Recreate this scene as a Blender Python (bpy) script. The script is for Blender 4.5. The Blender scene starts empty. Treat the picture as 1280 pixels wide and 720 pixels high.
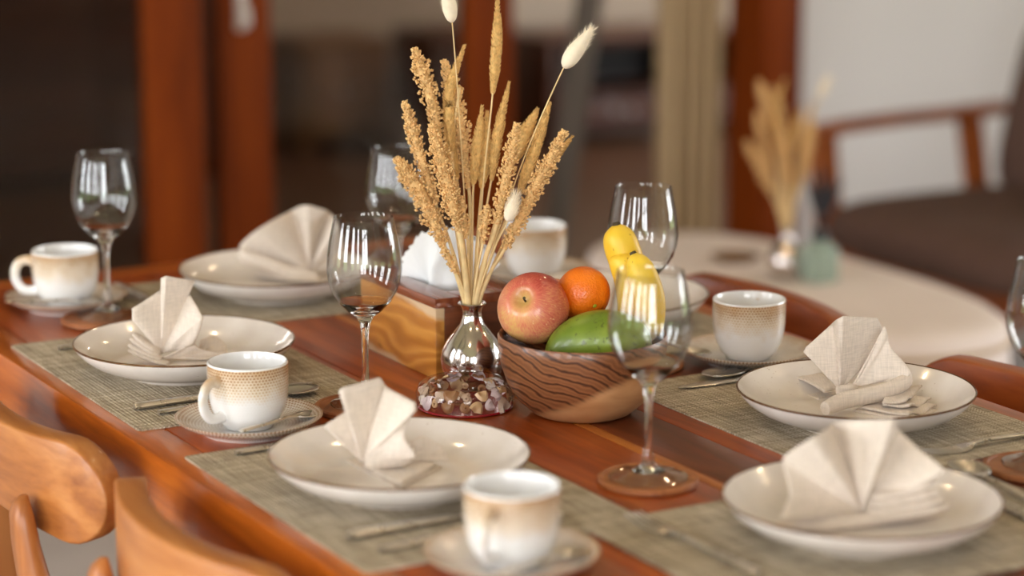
import bpy, bmesh, math, random
from mathutils import Vector, Matrix, Quaternion
R = math.radians
PI = math.pi
random.seed(7)
S = bpy.context.scene
C = S.collection

# ------------------------------------------------------------------ camera, world, lights, exposure
AZ = 0.5174                      # camera heading, from +Y towards +X
TH = math.atan(676.2 / 3096.6)   # pitch down
cam_d = bpy.data.cameras.new('camera')
cam = bpy.data.objects.new('camera', cam_d); C.objects.link(cam)
cam.location = (0, 0, 1.494)
cam.rotation_euler = (PI / 2 - TH, 0, -AZ)
cam_d.lens = 87.09; cam_d.sensor_width = 36.0
cam_d.dof.use_dof = True
cam_d.dof.focus_distance = 2.84
cam_d.dof.aperture_fstop = 2.0
cam_d.clip_start = 0.05
S.camera = cam

w = bpy.data.worlds.new('overcast_sky'); S.world = w
w.use_nodes = True
bg = w.node_tree.nodes['Background']
bg.inputs['Color'].default_value = (0.97, 0.975, 1.0, 1)
bg.inputs['Strength'].default_value = 14.6

S.view_settings.view_transform = 'Standard'
S.view_settings.look = 'None'
S.view_settings.exposure = 0.0
S.view_settings.gamma = 1.0
S.view_settings.use_curve_mapping = False
S.cycles.sample_clamp_indirect = 6.0
S.cycles.caustics_reflective = False

def portal(name, loc, rot, sx, sy):
    d = bpy.data.lights.new(name, 'AREA'); d.shape = 'RECTANGLE'; d.size = sx; d.size_y = sy
    d.cycles.is_portal = True
    o = bpy.data.objects.new(name, d); C.objects.link(o); o.location = loc; o.rotation_euler = rot
# daylight comes in through the window band on the side wall and on the wall behind the camera
WIN = [(-1.35, -.55), (.25, 1.05), (1.85, 2.65), (3.45, 4.25)]
for w0, w1 in WIN: portal('window_portal', (-2.2, (w0 + w1) / 2, 1.45), (0, R(-90), 0), 2.3, w1 - w0)
portal('window_portal', (6.8, 1.7, 1.45), (0, R(90), 0), 2.3, 2.2)
portal('window_portal', (-.9, -2.2, 1.45), (R(90), 0, 0), 1.8, 2.3)

# ------------------------------------------------------------------ helpers
MATS = {}
class NT:
    """small node-building helper"""
    def __init__(s, name):
        m = bpy.data.materials.new(name); m.use_nodes = True; s.m = m
        s.t = m.node_tree; s.b = s.t.nodes['Principled BSDF']; MATS[name] = m
    def n(s, t, **kw):
        x = s.t.nodes.new(t)
        for k, v in kw.items(): setattr(x, k, v)
        return x
    def l(s, a, b): s.t.links.new(a, b)
    def set(s, **kw):
        for k, v in kw.items():
            i = s.b.inputs[k.replace('_', ' ')]
            if isinstance(v, (int, float, tuple)): i.default_value = v if not (isinstance(v, tuple) and len(v) == 3) else (*v, 1)
            else: s.l(v, i)
    def val(s, sock, i):
        if isinstance(sock, (int, float)): i.default_value = sock
        else: s.l(sock, i)
    def M(s, op, a, b=0.0, c=0.0):
        x = s.n('ShaderNodeMath', operation=op)
        s.val(a, x.inputs[0]); s.val(b, x.inputs[1]); s.val(c, x.inputs[2])
        return x.outputs[0]
    def obj(s): return s.n('ShaderNodeTexCoord').outputs['Object']
    def map(s, vec, scale=(1, 1, 1), rot=(0, 0, 0), loc=(0, 0, 0)):
        x = s.n('ShaderNodeMapping'); s.l(vec, x.inputs[0])
        x.inputs['Scale'].default_value = scale; x.inputs['Rotation'].default_value = rot; x.inputs['Location'].default_value = loc
        return x.outputs[0]
    def noise(s, vec, scale=5, detail=3, dist=0.0, rough=.5):
        x = s.n('ShaderNodeTexNoise'); s.l(vec, x.inputs['Vector'])
        x.inputs['Scale'].default_value = scale; x.inputs['Detail'].default_value = detail
        x.inputs['Distortion'].default_value = dist; x.inputs['Roughness'].default_value = rough
        return x.outputs['Fac']
    def ramp(s, f, stops, interp='LINEAR'):
        x = s.n('ShaderNodeValToRGB'); s.l(f, x.inputs[0]); e = x.color_ramp; e.interpolation = interp
        while len(e.elements) < len(stops): e.elements.new(.5)
        for k, (p, c) in enumerate(stops):
            e.elements[k].position = p; e.elements[k].color = (*c, 1)
        return x.outputs[0]
    def mix(s, f, a, b):
        x = s.n('ShaderNodeMix', data_type='RGBA'); s.val(f, x.inputs[0])
        for v, i in ((a, x.inputs[6]), (b, x.inputs[7])):
            if isinstance(v, tuple): i.default_value = (*v, 1)
            else: s.l(v, i)
        return x.outputs[2]
    def bump(s, h, dist=.001, strength=.5):
        x = s.n('ShaderNodeBump'); s.l(h, x.inputs['Height'])
        x.inputs['Distance'].default_value = dist; x.inputs['Strength'].default_value = strength
        s.l(x.outputs[0], s.b.inputs['Normal'])
    def rand(s): return s.n('ShaderNodeObjectInfo').outputs['Random']
    def seedvec(s, vec, k=7.0):
        a = s.n('ShaderNodeVectorMath', operation='ADD'); s.l(vec, a.inputs[0])
        r = s.M('MULTIPLY', s.rand(), k); c = s.n('ShaderNodeCombineXYZ')
        for i in range(3): s.l(r, c.inputs[i])
        s.l(c.outputs[0], a.inputs[1]); return a.outputs[0]

def srgb(r, g, b):
    f = lambda c: (c / 255 / 12.92) if c <= 10 else ((c / 255 + .055) / 1.055) ** 2.4
    return (f(r), f(g), f(b))

def plain(name, col, rough=.5, metal=0., coat=0., var=.08, vscale=40, bump=0., spec=.5):
    t = NT(name); o = t.obj()
    nz = t.noise(t.seedvec(o), vscale, 3)
    dk = tuple(c * (1 - var) for c in col); lt = tuple(min(1, c * (1 + var)) for c in col)
    t.set(Base_Color=t.ramp(nz, [(.3, dk), (.7, lt)]), Roughness=rough, Metallic=metal, Coat_Weight=coat)
    t.b.inputs['Specular IOR Level'].default_value = spec
    if bump: t.bump(nz, bump, .6)
    return t.m

def wood(name, dark, mid, light, axis='y', rough=.32, coat=.3, scale=1.0, tone=.35, figure=1.5, spec=.5):
    """timber with the grain running along one local axis"""
    t = NT(name); o = t.seedvec(t.obj(), 9)
    k = {'x': (2.2, 26, 26), 'y': (26, 2.2, 26), 'z': (26, 26, 2.2)}[axis]
    g = t.map(o, tuple(c * scale for c in k))
    big = t.noise(g, .8, 3, figure)
    fine = t.noise(t.map(o, tuple(c * scale * 7 for c in k)), 1.0, 2, .4)
    f = t.M('ADD', t.M('MULTIPLY', big, .75), t.M('MULTIPLY', fine, .25))
    col = t.ramp(f, [(.32, dark), (.5, mid), (.68, light)])
    h = t.n('ShaderNodeHueSaturation'); t.l(col, h.inputs['Color'])
    t.l(t.M('ADD', t.M('MULTIPLY', t.rand(), tone), 1 - tone / 2), h.inputs['Value'])
    t.set(Base_Color=h.outputs[0], Roughness=rough, Coat_Weight=coat, Coat_Roughness=.12)
    t.b.inputs['Specular IOR Level'].default_value = spec
    t.bump(fine, .0004, .25)
    return t.m

class MB:
    """collects geometry for one mesh object"""
    def __init__(s): s.v = []; s.f = []
    def add(s, vs, fs):
        o = len(s.v); s.v += [tuple(p) for p in vs]; s.f += [tuple(i + o for i in q) for q in fs]; return s
    def loft(s, rings, cap=True, closed=True):
        n = len(rings[0]); vs = [p for r in rings for p in r]; fs = []
        for i in range(len(rings) - 1):
            for j in range(n if closed else n - 1):
                k = (j + 1) % n
                fs.append((i * n + j, i * n + k, (i + 1) * n + k, (i + 1) * n + j))
        if cap and closed:
            fs.append(tuple(range(n - 1, -1, -1))); fs.append(tuple((len(rings) - 1) * n + j for j in range(n)))
        return s.add(vs, fs)
    def lathe(s, prof, seg=40, loop=False):
        vs = []; fs = []; ids = []
        for r, z in prof:
            if r < 1e-6: ids.append([len(vs)] * seg); vs.append((0, 0, z))
            else:
                ids.append(list(range(len(vs), len(vs) + seg)))
                vs += [(r * math.cos(2 * PI * k / seg), r * math.sin(2 * PI * k / seg), z) for k in range(seg)]
        pairs = list(zip(ids[:-1], ids[1:])) + ([(ids[-1], ids[0])] if loop else [])
        for a, b in pairs:
            for k in range(seg):
                q = (k + 1) % seg; f = []
                for i in (a[k], a[q], b[q], b[k]):
                    if i not in f: f.append(i)
                if len(f) > 2: fs.append(tuple(f))
        return s.add(vs, fs)
    def tube(s, pts, rad, seg=8, flat=1.0, up=Vector((0, 0, 1))):
        pts = [Vector(p) for p in pts]
        if isinstance(rad, (int, float)): rad = [rad] * len(pts)
        rings = []
        for i, p in enumerate(pts):
            d = (pts[min(i + 1, len(pts) - 1)] - pts[max(i - 1, 0)]).normalized()
            a = d.cross(up)
            if a.length < 1e-3: a = d.cross(Vector((1, 0, 0)))
            a.normalize(); b = d.cross(a).normalized()
            rings.append([p + a * (rad[i] * math.cos(2 * PI * k / seg)) + b * (rad[i] * flat * math.sin(2 * PI * k / seg)) for k in range(seg)])
        return s.loft(rings)
    def box(s, x0, x1, y0, y1, z0, z1):
        vs = [(x, y, z) for z in (z0, z1) for y in (y0, y1) for x in (x0, x1)]
        return s.add(vs, [(0, 2, 3, 1), (4, 5, 7, 6), (0, 1, 5, 4), (2, 6, 7, 3), (0, 4, 6, 2), (1, 3, 7, 5)])
    def grid(s, fn, nu, nv):
        vs = [fn(i / nu, j / nv) for i in range(nu + 1) for j in range(nv + 1)]
        fs = [(i * (nv + 1) + j, i * (nv + 1) + j + 1, (i + 1) * (nv + 1) + j + 1, (i + 1) * (nv + 1) + j) for i in range(nu) for j in range(nv)]
        return s.add(vs, fs)
    def mesh(s, name, smooth=True, bevel=0, weld=False, segs=2):
        me = bpy.data.meshes.new(name); me.from_pydata(s.v, [], s.f)
        bm = bmesh.new(); bm.from_mesh(me)
        if weld: bmesh.ops.remove_doubles(bm, verts=bm.verts, dist=1e-5)
        bmesh.ops.recalc_face_normals(bm, faces=bm.faces)
        if bevel: bmesh.ops.bevel(bm, geom=bm.edges[:], offset=bevel, segments=segs, affect='EDGES', profile=.6)
        bm.to_mesh(me); bm.free()
        for p in me.polygons: p.use_smooth = bool(smooth)
        if smooth: me.set_sharp_from_angle(angle=R(smooth if smooth is not True else 40))
        return me
    def build(s, name, mat, parent=None, smooth=True, bevel=0, weld=False, segs=2, loc=None, rot=None):
        return put(name, s.mesh(name, smooth, bevel, weld, segs), mat, parent, loc, rot)

def put(name, me, mat, parent=None, loc=None, rot=None):
    o = bpy.data.objects.new(name, me); C.objects.link(o)
    if mat is not None and not me.materials: me.materials.append(MATS[mat])
    if parent: o.parent = parent
    if loc: o.location = loc
    if rot: o.rotation_euler = rot
    return o
def tag(o, label=None, cat=None, group=None, kind=None):
    if label: o['label'] = label
    if cat: o['category'] = cat
    if group: o['group'] = group
    if kind: o['kind'] = kind
    return o
def thing(name, label, cat, loc=(0, 0, 0), rz=0, group=None, kind=None):
    o = bpy.data.objects.new(name, None); C.objects.link(o); o.empty_display_size = .05
    o.location = loc; o.rotation_euler = (0, 0, rz)
    return tag(o, label, cat, group, kind)
def dup(root, loc, rz=0, label=None, group=None):
    r = root.copy(); C.objects.link(r); r.location = loc; r.rotation_euler = (0, 0, rz)
    if label: r['label'] = label
    if group: r['group'] = group
    for ch in list(root.children):
        c = ch.copy(); C.objects.link(c); c.parent = r
        for g in list(ch.children):
            d = g.copy(); C.objects.link(d); d.parent = c
    return r
def struct(name, mb, mat, **k): return tag(mb.build(name, mat, None, **k), kind='structure')
def lerp(a, b, t): return a + (b - a) * t
def interp(keys, t):
    for (t0, v0), (t1, v1) in zip(keys[:-1], keys[1:]):
        if t <= t1: return lerp(v0, v1, (t - t0) / (t1 - t0)) if t1 > t0 else v1
    return keys[-1][1]
def catmull(pts, n):
    P = [Vector(p) for p in pts]; P = [P[0] * 2 - P[1]] + P + [P[-1] * 2 - P[-2]]
    out = []
    for i in range(1, len(P) - 2):
        for k in range(n):
            t = k / n; a, b, c, d = P[i - 1:i + 3]
            out.append(.5 * ((2 * b) + (c - a) * t + (2 * a - 5 * b + 4 * c - d) * t * t + (3 * b - a - 3 * c + d) * t ** 3))
    out.append(P[-2]); return out

# ------------------------------------------------------------------ materials
wood('table_plank_wood', srgb(112, 46, 10), srgb(150, 66, 15), srgb(176, 88, 25), 'y', .34, .15, tone=.3)
wood('table_dark_plank_wood', srgb(72, 30, 10), srgb(98, 42, 14), srgb(122, 56, 20), 'y', .34, .15, tone=.2)
wood('table_pale_plank_wood', srgb(150, 80, 28), srgb(184, 106, 40), srgb(204, 130, 58), 'y', .34, .15, tone=.1)
wood('table_edge_wood', srgb(142, 66, 14), srgb(180, 92, 22), srgb(204, 114, 36), 'y', .3, .4, tone=.1)
wood('table_end_wood', srgb(132, 62, 20), srgb(170, 86, 28), srgb(194, 108, 42), 'x', .28, .6, tone=.1)
wood('chair_wood', srgb(144, 82, 36), srgb(176, 108, 51), srgb(196, 130, 70), 'x', .4, .12, .7, .1)
wood('chair_post_wood', srgb(130, 72, 32), srgb(164, 98, 46), srgb(188, 122, 66), 'z', .4, .12, .7, .15)
wood('dark_chair_wood', srgb(120, 56, 22), srgb(152, 74, 30), srgb(172, 92, 40), 'x', .38, .15, .7, .1)
wood('door_wood', srgb(96, 38, 2), srgb(116, 48, 4), srgb(130, 58, 8), 'z', .6, .0, .5, .12, spec=.15)
wood('cabinet_wood', srgb(60, 28, 14), srgb(84, 42, 22), srgb(100, 54, 30), 'x', .45, .15, .5, .2)
wood('tan_wood', srgb(112, 80, 46), srgb(130, 94, 56), srgb(140, 106, 66), 'x', .5, .1, .5, .1)
wood('armchair_wood', srgb(124, 62, 26), srgb(154, 82, 36), srgb(172, 98, 48), 'x', .4, .2, .6, .1)
wood('box_end_wood', srgb(74, 34, 16), srgb(108, 54, 26), srgb(134, 72, 36), 'x', .35, .3, 1.0, .1)
wood('box_lid_wood', srgb(96, 46, 26), srgb(128, 66, 40), srgb(150, 86, 54), 'y', .25, .6, 1.0, .1)
wood('coaster_wood', srgb(120, 68, 36), srgb(156, 94, 52), srgb(178, 116, 70), 'x', .5, .1, 1.5, .15)
def figured(name):
    t = NT(name); o = t.obj()
    wv = t.n('ShaderNodeTexWave'); t.l(t.map(o, (1, .35, 1.3), (R(25), 0, 0)), wv.inputs['Vector'])
    wv.inputs['Scale'].default_value = 7; wv.inputs['Distortion'].default_value = 9; wv.inputs['Detail'].default_value = 3; wv.inputs['Detail Scale'].default_value = 1.6
    wv.bands_direction = 'Z'
    col = t.ramp(wv.outputs['Fac'], [(0, srgb(164, 102, 40)), (.35, srgb(186, 122, 52)), (.75, srgb(200, 138, 64)), (1, srgb(172, 108, 44))])
    # dark knots and pale sapwood along the upper and lower edges
    kn = t.noise(t.map(o, (1, 14, 40)), 1.0, 2, .6)
    col = t.mix(t.ramp(kn, [(.69, (0, 0, 0)), (.76, (1, 1, 1))]), col, srgb(66, 34, 18))
    sep = t.n('ShaderNodeSeparateXYZ'); t.l(o, sep.inputs[0])
    ed = t.M('ADD', t.M('ABSOLUTE', t.M('ADD', sep.outputs[2], t.M('MULTIPLY', sep.outputs[1], -.12))), t.M('MULTIPLY', t.noise(o, 14, 3), .02))
    col = t.mix(t.ramp(t.M('MULTIPLY', ed, 10), [(.49, (0, 0, 0)), (.55, (1, 1, 1))]), col, srgb(204, 172, 136))
    t.set(Base_Color=col, Roughness=.32, Coat_Weight=.4)
figured('box_side_wood')
def bowlwood(name):
    t = NT(name); o = t.obj()
    wv = t.n('ShaderNodeTexWave'); t.l(t.map(o, (1, 1, 1.4), (R(8), R(-30), 0)), wv.inputs['Vector'])
    wv.bands_direction = 'Z'; wv.inputs['Scale'].default_value = 24; wv.inputs['Distortion'].default_value = 8
    wv.inputs['Detail'].default_value = 3; wv.inputs['Detail Scale'].default_value = .8
    dark = t.ramp(wv.outputs['Fac'], [(0, srgb(66, 36, 20)), (.16, srgb(112, 68, 40)), (.55, srgb(142, 90, 56)), (1, srgb(120, 74, 44))])
    nz = t.noise(t.map(o, (8, 8, 30), (0, R(-20), 0)), 1.5, 3, .5)
    light = t.ramp(nz, [(.3, srgb(178, 126, 80)), (.7, srgb(208, 160, 112))])
    sep = t.n('ShaderNodeSeparateXYZ'); t.l(o, sep.inputs[0])
    # sapwood: a diagonal wedge low on one flank, fixed in the timber
    e = t.M('ADD', t.M('ADD', t.M('MULTIPLY', sep.outputs[0], .42), t.M('MULTIPLY', sep.outputs[1], -.10)), t.M('MULTIPLY', sep.outputs[2], -1.0))
    e = t.M('ADD', e, t.M('MULTIPLY', t.noise(o, 9, 2), .03))
    f = t.ramp(t.M('ADD', e, .5), [(.486, (0, 0, 0)), (.494, (1, 1, 1))])
    t.set(Base_Color=t.mix(f, dark, light), Roughness=.42, Coat_Weight=.2)
bowlwood('bowl_wood')

def weave(name, a, b, c):
    t = NT(name); o = t.seedvec(t.obj(), 3)
    th1 = t.noise(t.map(o, (380, 16, 1)), 1, 2); th2 = t.noise(t.map(o, (16, 380, 1)), 1, 2)
    ck = t.n('ShaderNodeTexChecker'); t.l(t.map(o, (1, 1, 0), loc=(.0003, .0003, .5)), ck.inputs['Vector']); ck.inputs['Scale'].default_value = 420
    k = t.mix(ck.outputs['Fac'], th1, th2)
    col = t.ramp(k, [(.3, a), (.5, b), (.68, c)])
    t.set(Base_Color=col, Roughness=.72)
    s = t.n('ShaderNodeSeparateXYZ'); t.l(o, s.inputs[0])
    hh = t.M('ADD', t.M('SINE', t.M('MULTIPLY', s.outputs[0], 1320)), t.M('SINE', t.M('MULTIPLY', s.outputs[1], 1320)))
    t.bump(hh, .0006, .6)
weave('placemat_weave', srgb(114, 101, 82), srgb(170, 156, 132), srgb(220, 208, 186))

def ceramic_dots(name, mode):
    """white glaze with rows of brown dots that thin out away from the rim"""
    t = NT(name); o = t.obj(); s = t.n('ShaderNodeSeparateXYZ'); t.l(o, s.inputs[0])
    x, y, z = s.outputs[0], s.outputs[1], s.outputs[2]
    th = t.M('ARCTAN2', y, x); r = t.M('SQRT', t.M('ADD', t.M('MULTIPLY', x, x), t.M('MULTIPLY', y, y)))
    if mode == 'cup':
        row = t.M('MULTIPLY', z, 1 / .0033); colu = t.M('MULTIPLY', th, 72 / (2 * PI)); g = t.M('MULTIPLY', z, 1 / .075)
    else:
        row = t.M('MULTIPLY', r, 1 / .0036); colu = t.M('MULTIPLY', th, 110 / (2 * PI)); g = t.M('MULTIPLY', r, 1 / .082)
    colu = t.M('ADD', colu, t.M('MULTIPLY', t.M('FLOORED_MODULO', t.M('FLOOR', row), 2), .5))
    a = t.M('SUBTRACT', t.M('FRACT', colu), .5); b = t.M('SUBTRACT', t.M('FRACT', row), .5)
    d = t.M('SQRT', t.M('ADD', t.M('MULTIPLY', a, a), t.M('MULTIPLY', b, b)))
    dot = t.M('LESS_THAN', d, .33)
    nz = t.noise(o, 60, 3)
    gn = t.M('ADD', g, t.M('MULTIPLY', t.M('SUBTRACT', nz, .5), .35))
    white = srgb(236, 234, 232)
    basec = t.ramp(gn, [(.42, white), (.72, srgb(226, 212, 190)), (.96, srgb(204, 172, 132))] if mode == 'cup' else [(.45, srgb(234, 231, 228)), (.8, srgb(233, 227, 220)), (1.0, srgb(218, 200, 180))])
    dotc = t.ramp(gn, [(.4, srgb(234, 232, 230)), (.62, srgb(214, 186, 150)), (.85, srgb(150, 104, 66))] if mode == 'cup' else [(.4, srgb(216, 211, 206)), (.7, srgb(208, 194, 180)), (1.0, srgb(168, 128, 98))])
    col = t.mix(dot, basec, dotc)
    t.set(Base_Color=col, Roughness=.22, Coat_Weight=.4)
    t.bump(t.M('MULTIPLY', dot, -1), .0003, .5)
ceramic_dots('dotted_cup_glaze', 'cup'); ceramic_dots('dotted_saucer_glaze', 'saucer')
def handleglaze():
    t = NT('handle_glaze'); o = t.obj(); s = t.n('ShaderNodeSeparateXYZ'); t.l(o, s.inputs[0])
    g = t.M('ADD', t.M('MULTIPLY', s.outputs[2], 1 / .075), t.M('MULTIPLY', t.M('SUBTRACT', t.noise(o, 90, 3), .5), .5))
    t.set(Base_Color=t.ramp(g, [(.5, srgb(236, 234, 232)), (.7, srgb(228, 216, 198)), (.95, srgb(200, 164, 122))]), Roughness=.22, Coat_Weight=.4)
handleglaze()
plain('white_glaze', srgb(238, 238, 238), .15, 0, .5, .02)
def plateglaze(name):
    t = NT(name); o = t.seedvec(t.obj(), 3)
    sp = t.noise(o, 260, 2); cl = t.noise(o, 22, 3)
    base = t.ramp(cl, [(.3, srgb(226, 217, 209)), (.7, srgb(239, 232, 226))])
    f = t.M('MULTIPLY', t.ramp(sp, [(.70, (0, 0, 0)), (.76, (1, 1, 1))]), t.ramp(cl, [(.45, (0, 0, 0)), (.62, (1, 1, 1))]))
    t.set(Base_Color=t.mix(f, base, srgb(150, 120, 84)), Roughness=.16, Coat_Weight=.5, Coat_Roughness=.05)
plateglaze('plate_glaze')
plain('plate_rim_glaze', srgb(104, 72, 44), .22, .3, .4, .25, 90)
def linen(name, col):
    t = NT(name); o = t.seedvec(t.obj(), 3)
    a = t.noise(t.map(o, (700, 60, 60)), 1, 2); b = t.noise(t.map(o, (60, 60, 700)), 1, 2)
    k = t.M('MULTIPLY', t.M('ADD', a, b), .5)
    t.set(Base_Color=t.ramp(k, [(.3, tuple(c * .82 for c in col)), (.7, tuple(min(1, c * 1.1) for c in col))]), Roughness=.85, Sheen_Weight=.15)
    t.bump(k, .0006, .4)
linen('linen', srgb(222, 209, 196))
def glassmat(name, tint=(1, 1, 1), rough=0.0):
    t = NT(name); t.set(Base_Color=tint, Roughness=rough, Transmission_Weight=1.0, IOR=1.45)
glassmat('wine_glass_crystal'); plain('pale_green_glaze', srgb(148, 164, 148), .3)
def clearmix(name, tint, ior=1.45, rough=.0, haze=0.0, hazecol=(.5, .5, .5), edge_tint=1.0):
    t = NT(name); t.t.nodes.remove(t.b)
    out = t.t.nodes['Material Output']
    tr = t.n('ShaderNodeBsdfTransparent')
    gl = t.n('ShaderNodeBsdfGlossy'); gl.inputs['Roughness'].default_value = rough
    lw = t.n('ShaderNodeLayerWeight'); lw.inputs[0].default_value = .5
    f0 = ((ior - 1) / (ior + 1)) ** 2
    edge = tuple(c * edge_tint for c in tint)   # a longer path through the wall towards the outline
    t.l(t.mix(t.M('POWER', lw.outputs['Facing'], 3.0), tint, edge), tr.inputs[0])
    frs = t.M('ADD', t.M('MULTIPLY', t.M('POWER', lw.outputs['Facing'], 5.0), 1 - f0), f0)
    mx = t.n('ShaderNodeMixShader'); t.l(frs, mx.inputs[0]); t.l(tr.outputs[0], mx.inputs[1]); t.l(gl.outputs[0], mx.inputs[2])
    if haze:
        df = t.n('ShaderNodeBsdfDiffuse'); df.inputs[0].default_value = (*hazecol, 1)
        m2 = t.n('ShaderNodeMixShader'); m2.inputs[0].default_value = haze
        t.l(mx.outputs[0], m2.inputs[1]); t.l(df.outputs[0], m2.inputs[2]); mx = m2
    t.l(mx.outputs[0], out.inputs[0])
clearmix('door_glass', (.74, .70, .66), 1.45); clearmix('thin_glass', (.985, .99, .99), 1.6, edge_tint=.6); clearmix('foot_glass', (.95, .96, .96), 2.3, edge_tint=.6); clearmix('window_glass', (.97, .98, .98), 1.5); clearmix('resin', (.96, .9, .88), 1.5)
def silver(name, col, rough):
    t = NT(name); o = t.obj(); nz = t.noise(o, 60, 3)
    t.set(Base_Color=t.ramp(nz, [(.3, tuple(c * .9 for c in col)), (.7, col)]), Metallic=1.0, Roughness=t.M('ADD', t.M('MULTIPLY', nz, rough), rough * .5))
silver('mercury_silver', srgb(238, 230, 226), .12); silver('steel', srgb(226, 221, 214), .3)
plain('paper', srgb(244, 244, 244), .8, var=.02)
plain('red_resin', srgb(150, 22, 34), .25, coat=.4)
for k, c in enumerate([(240, 234, 222), (216, 190, 146), (200, 184, 164), (160, 122, 86), (228, 222, 228)]):
    plain('shell_tone_%d' % k, srgb(*c), .25, 0, .5, .25, 300)
plain('sorghum_grain', srgb(226, 184, 124), .8, var=.22, vscale=160)
plain('sorghum_stem', srgb(228, 198, 144), .7, var=.15, vscale=60)
plain('foxtail', srgb(212, 170, 104), .85, var=.25, vscale=200, bump=.001)
plain('bunny_tail', srgb(240, 226, 202), .9, var=.06, vscale=100)
def applemat():
    t = NT('apple_skin'); o = t.obj(); s = t.n('ShaderNodeSeparateXYZ'); t.l(o, s.inputs[0])
    th = t.M('ARCTAN2', s.outputs[1], s.outputs[0]); c = t.n('ShaderNodeCombineXYZ'); t.l(t.M('MULTIPLY', th, 14), c.inputs[0]); t.l(t.M('MULTIPLY', s.outputs[2], 150), c.inputs[1])
    st = t.noise(c.outputs[0], 1.6, 4, .4); bl = t.noise(o, 26, 3)
    f = t.M('ADD', t.M('ADD', t.M('MULTIPLY', st, .42), t.M('MULTIPLY', bl, .58)), t.M('MULTIPLY', s.outputs[1], 3.4))
    col = t.ramp(f, [(.30, srgb(214, 168, 98)), (.41, srgb(214, 142, 98)), (.53, srgb(204, 106, 86)), (.68, srgb(176, 60, 52))])
    sp = t.noise(o, 420, 1); col = t.mix(t.ramp(sp, [(.7, (0, 0, 0)), (.76, (1, 1, 1))]), col, srgb(226, 186, 140))
    # russet round the stalk
    r2 = t.M('SQRT', t.M('ADD', t.M('MULTIPLY', s.outputs[0], s.outputs[0]), t.M('MULTIPLY', s.outputs[1], s.outputs[1])))
    top = t.M('MULTIPLY', t.M('GREATER_THAN', s.outputs[2], 0), t.ramp(t.M('MULTIPLY', r2, 20), [(.1, (1, 1, 1)), (.36, (0, 0, 0))]))
    col = t.mix(t.M('MULTIPLY', top, .75), col, srgb(200, 172, 96))
    t.set(Base_Color=col, Roughness=.36, Coat_Weight=.25)
applemat()
def peel(name, a, b, sc, bs, rough=.38):
    t = NT(name); o = t.obj(); v = t.n('ShaderNodeTexVoronoi'); t.l(o, v.inputs['Vector']); v.inputs['Scale'].default_value = sc
    t.set(Base_Color=t.ramp(t.noise(o, 40, 3), [(.3, a), (.7, b)]), Roughness=rough, Coat_Weight=.2)
    t.bump(v.outputs['Distance'], bs, .5)
peel('orange_peel', srgb(236, 108, 14), srgb(246, 132, 26), 420, .0012)
def mangomat():
    t = NT('mango_skin'); o = t.obj(); n1 = t.noise(o, 18, 3); n2 = t.noise(o, 180, 3)
    col = t.ramp(n1, [(.3, srgb(86, 108, 24)), (.7, srgb(132, 152, 46))])
    col = t.mix(t.ramp(n2, [(.58, (0, 0, 0)), (.7, (1, 1, 1))]), col, srgb(82, 92, 30))
    t.set(Base_Color=col, Roughness=.4, Coat_Weight=.2)
mangomat()
def bananamat():
    t = NT('banana_skin'); o = t.obj(); n1 = t.noise(o, 14, 3); n2 = t.noise(o, 120, 2)
    col = t.ramp(n1, [(.3, srgb(226, 178, 30)), (.7, srgb(242, 206, 70))])
    col = t.mix(t.ramp(n2, [(.71, (0, 0, 0)), (.76, (1, 1, 1))]), col, srgb(150, 104, 24))
    t.set(Base_Color=col, Roughness=.45)
bananamat()
plain('banana_green', srgb(176, 178, 50), .5); plain('fruit_stalk', srgb(70, 58, 34), .8)
plain('floor_tile', srgb(196, 188, 184), .35, var=.06, vscale=6)
plain('interior_floor_wood', srgb(92, 62, 44), .4, var=.15, vscale=8)
plain('white_paint', srgb(216, 212, 208), .7, var=.01, vscale=4)
plain('cream_paint', srgb(196, 184, 170), .7, var=.02, vscale=4)
plain('wall_taupe_paint', srgb(168, 152, 136), .8, var=.02)
plain('ceiling_paint', srgb(196, 184, 170), .8, var=.01)
plain('curtain_cloth', srgb(190, 164, 126), .9, var=.05); plain('warm_grey', srgb(126, 118, 110), .9, var=.03)
plain('brown_upholstery', srgb(96, 72, 62), .95, var=.08, vscale=30)
plain('cream_upholstery', srgb(236, 223, 215), .9, var=.03, vscale=8)
plain('black_plastic', srgb(18, 16, 15), .4); plain('dark_sprig', srgb(52, 50, 54), .9)
plain('garden_lawn', srgb(96, 116, 62), .95, var=.3, vscale=2)
plain('frame_paint', srgb(150, 120, 92), .5, var=.01)
plain('niche_black', srgb(14, 10, 8), .6)

# ------------------------------------------------------------------ the room
TZ = 0.75       # table top height
floor = struct('floor', MB().box(-2.3, 6.9, -2.3, 5.41, -.06, 0), 'floor_tile', smooth=False)
struct('floor_interior', MB().box(1.2, 7.6, 5.41, 8.8, -.06, -.001), 'interior_floor_wood', smooth=False)
struct('ground', MB().box(-30, 30, -30, 30, -.3, -.1), 'garden_lawn', smooth=False)
struct('ceiling', MB().box(-2.3, 7.6, -2.3, 8.8, 2.9, 3.0), 'ceiling_paint', smooth=False)
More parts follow.
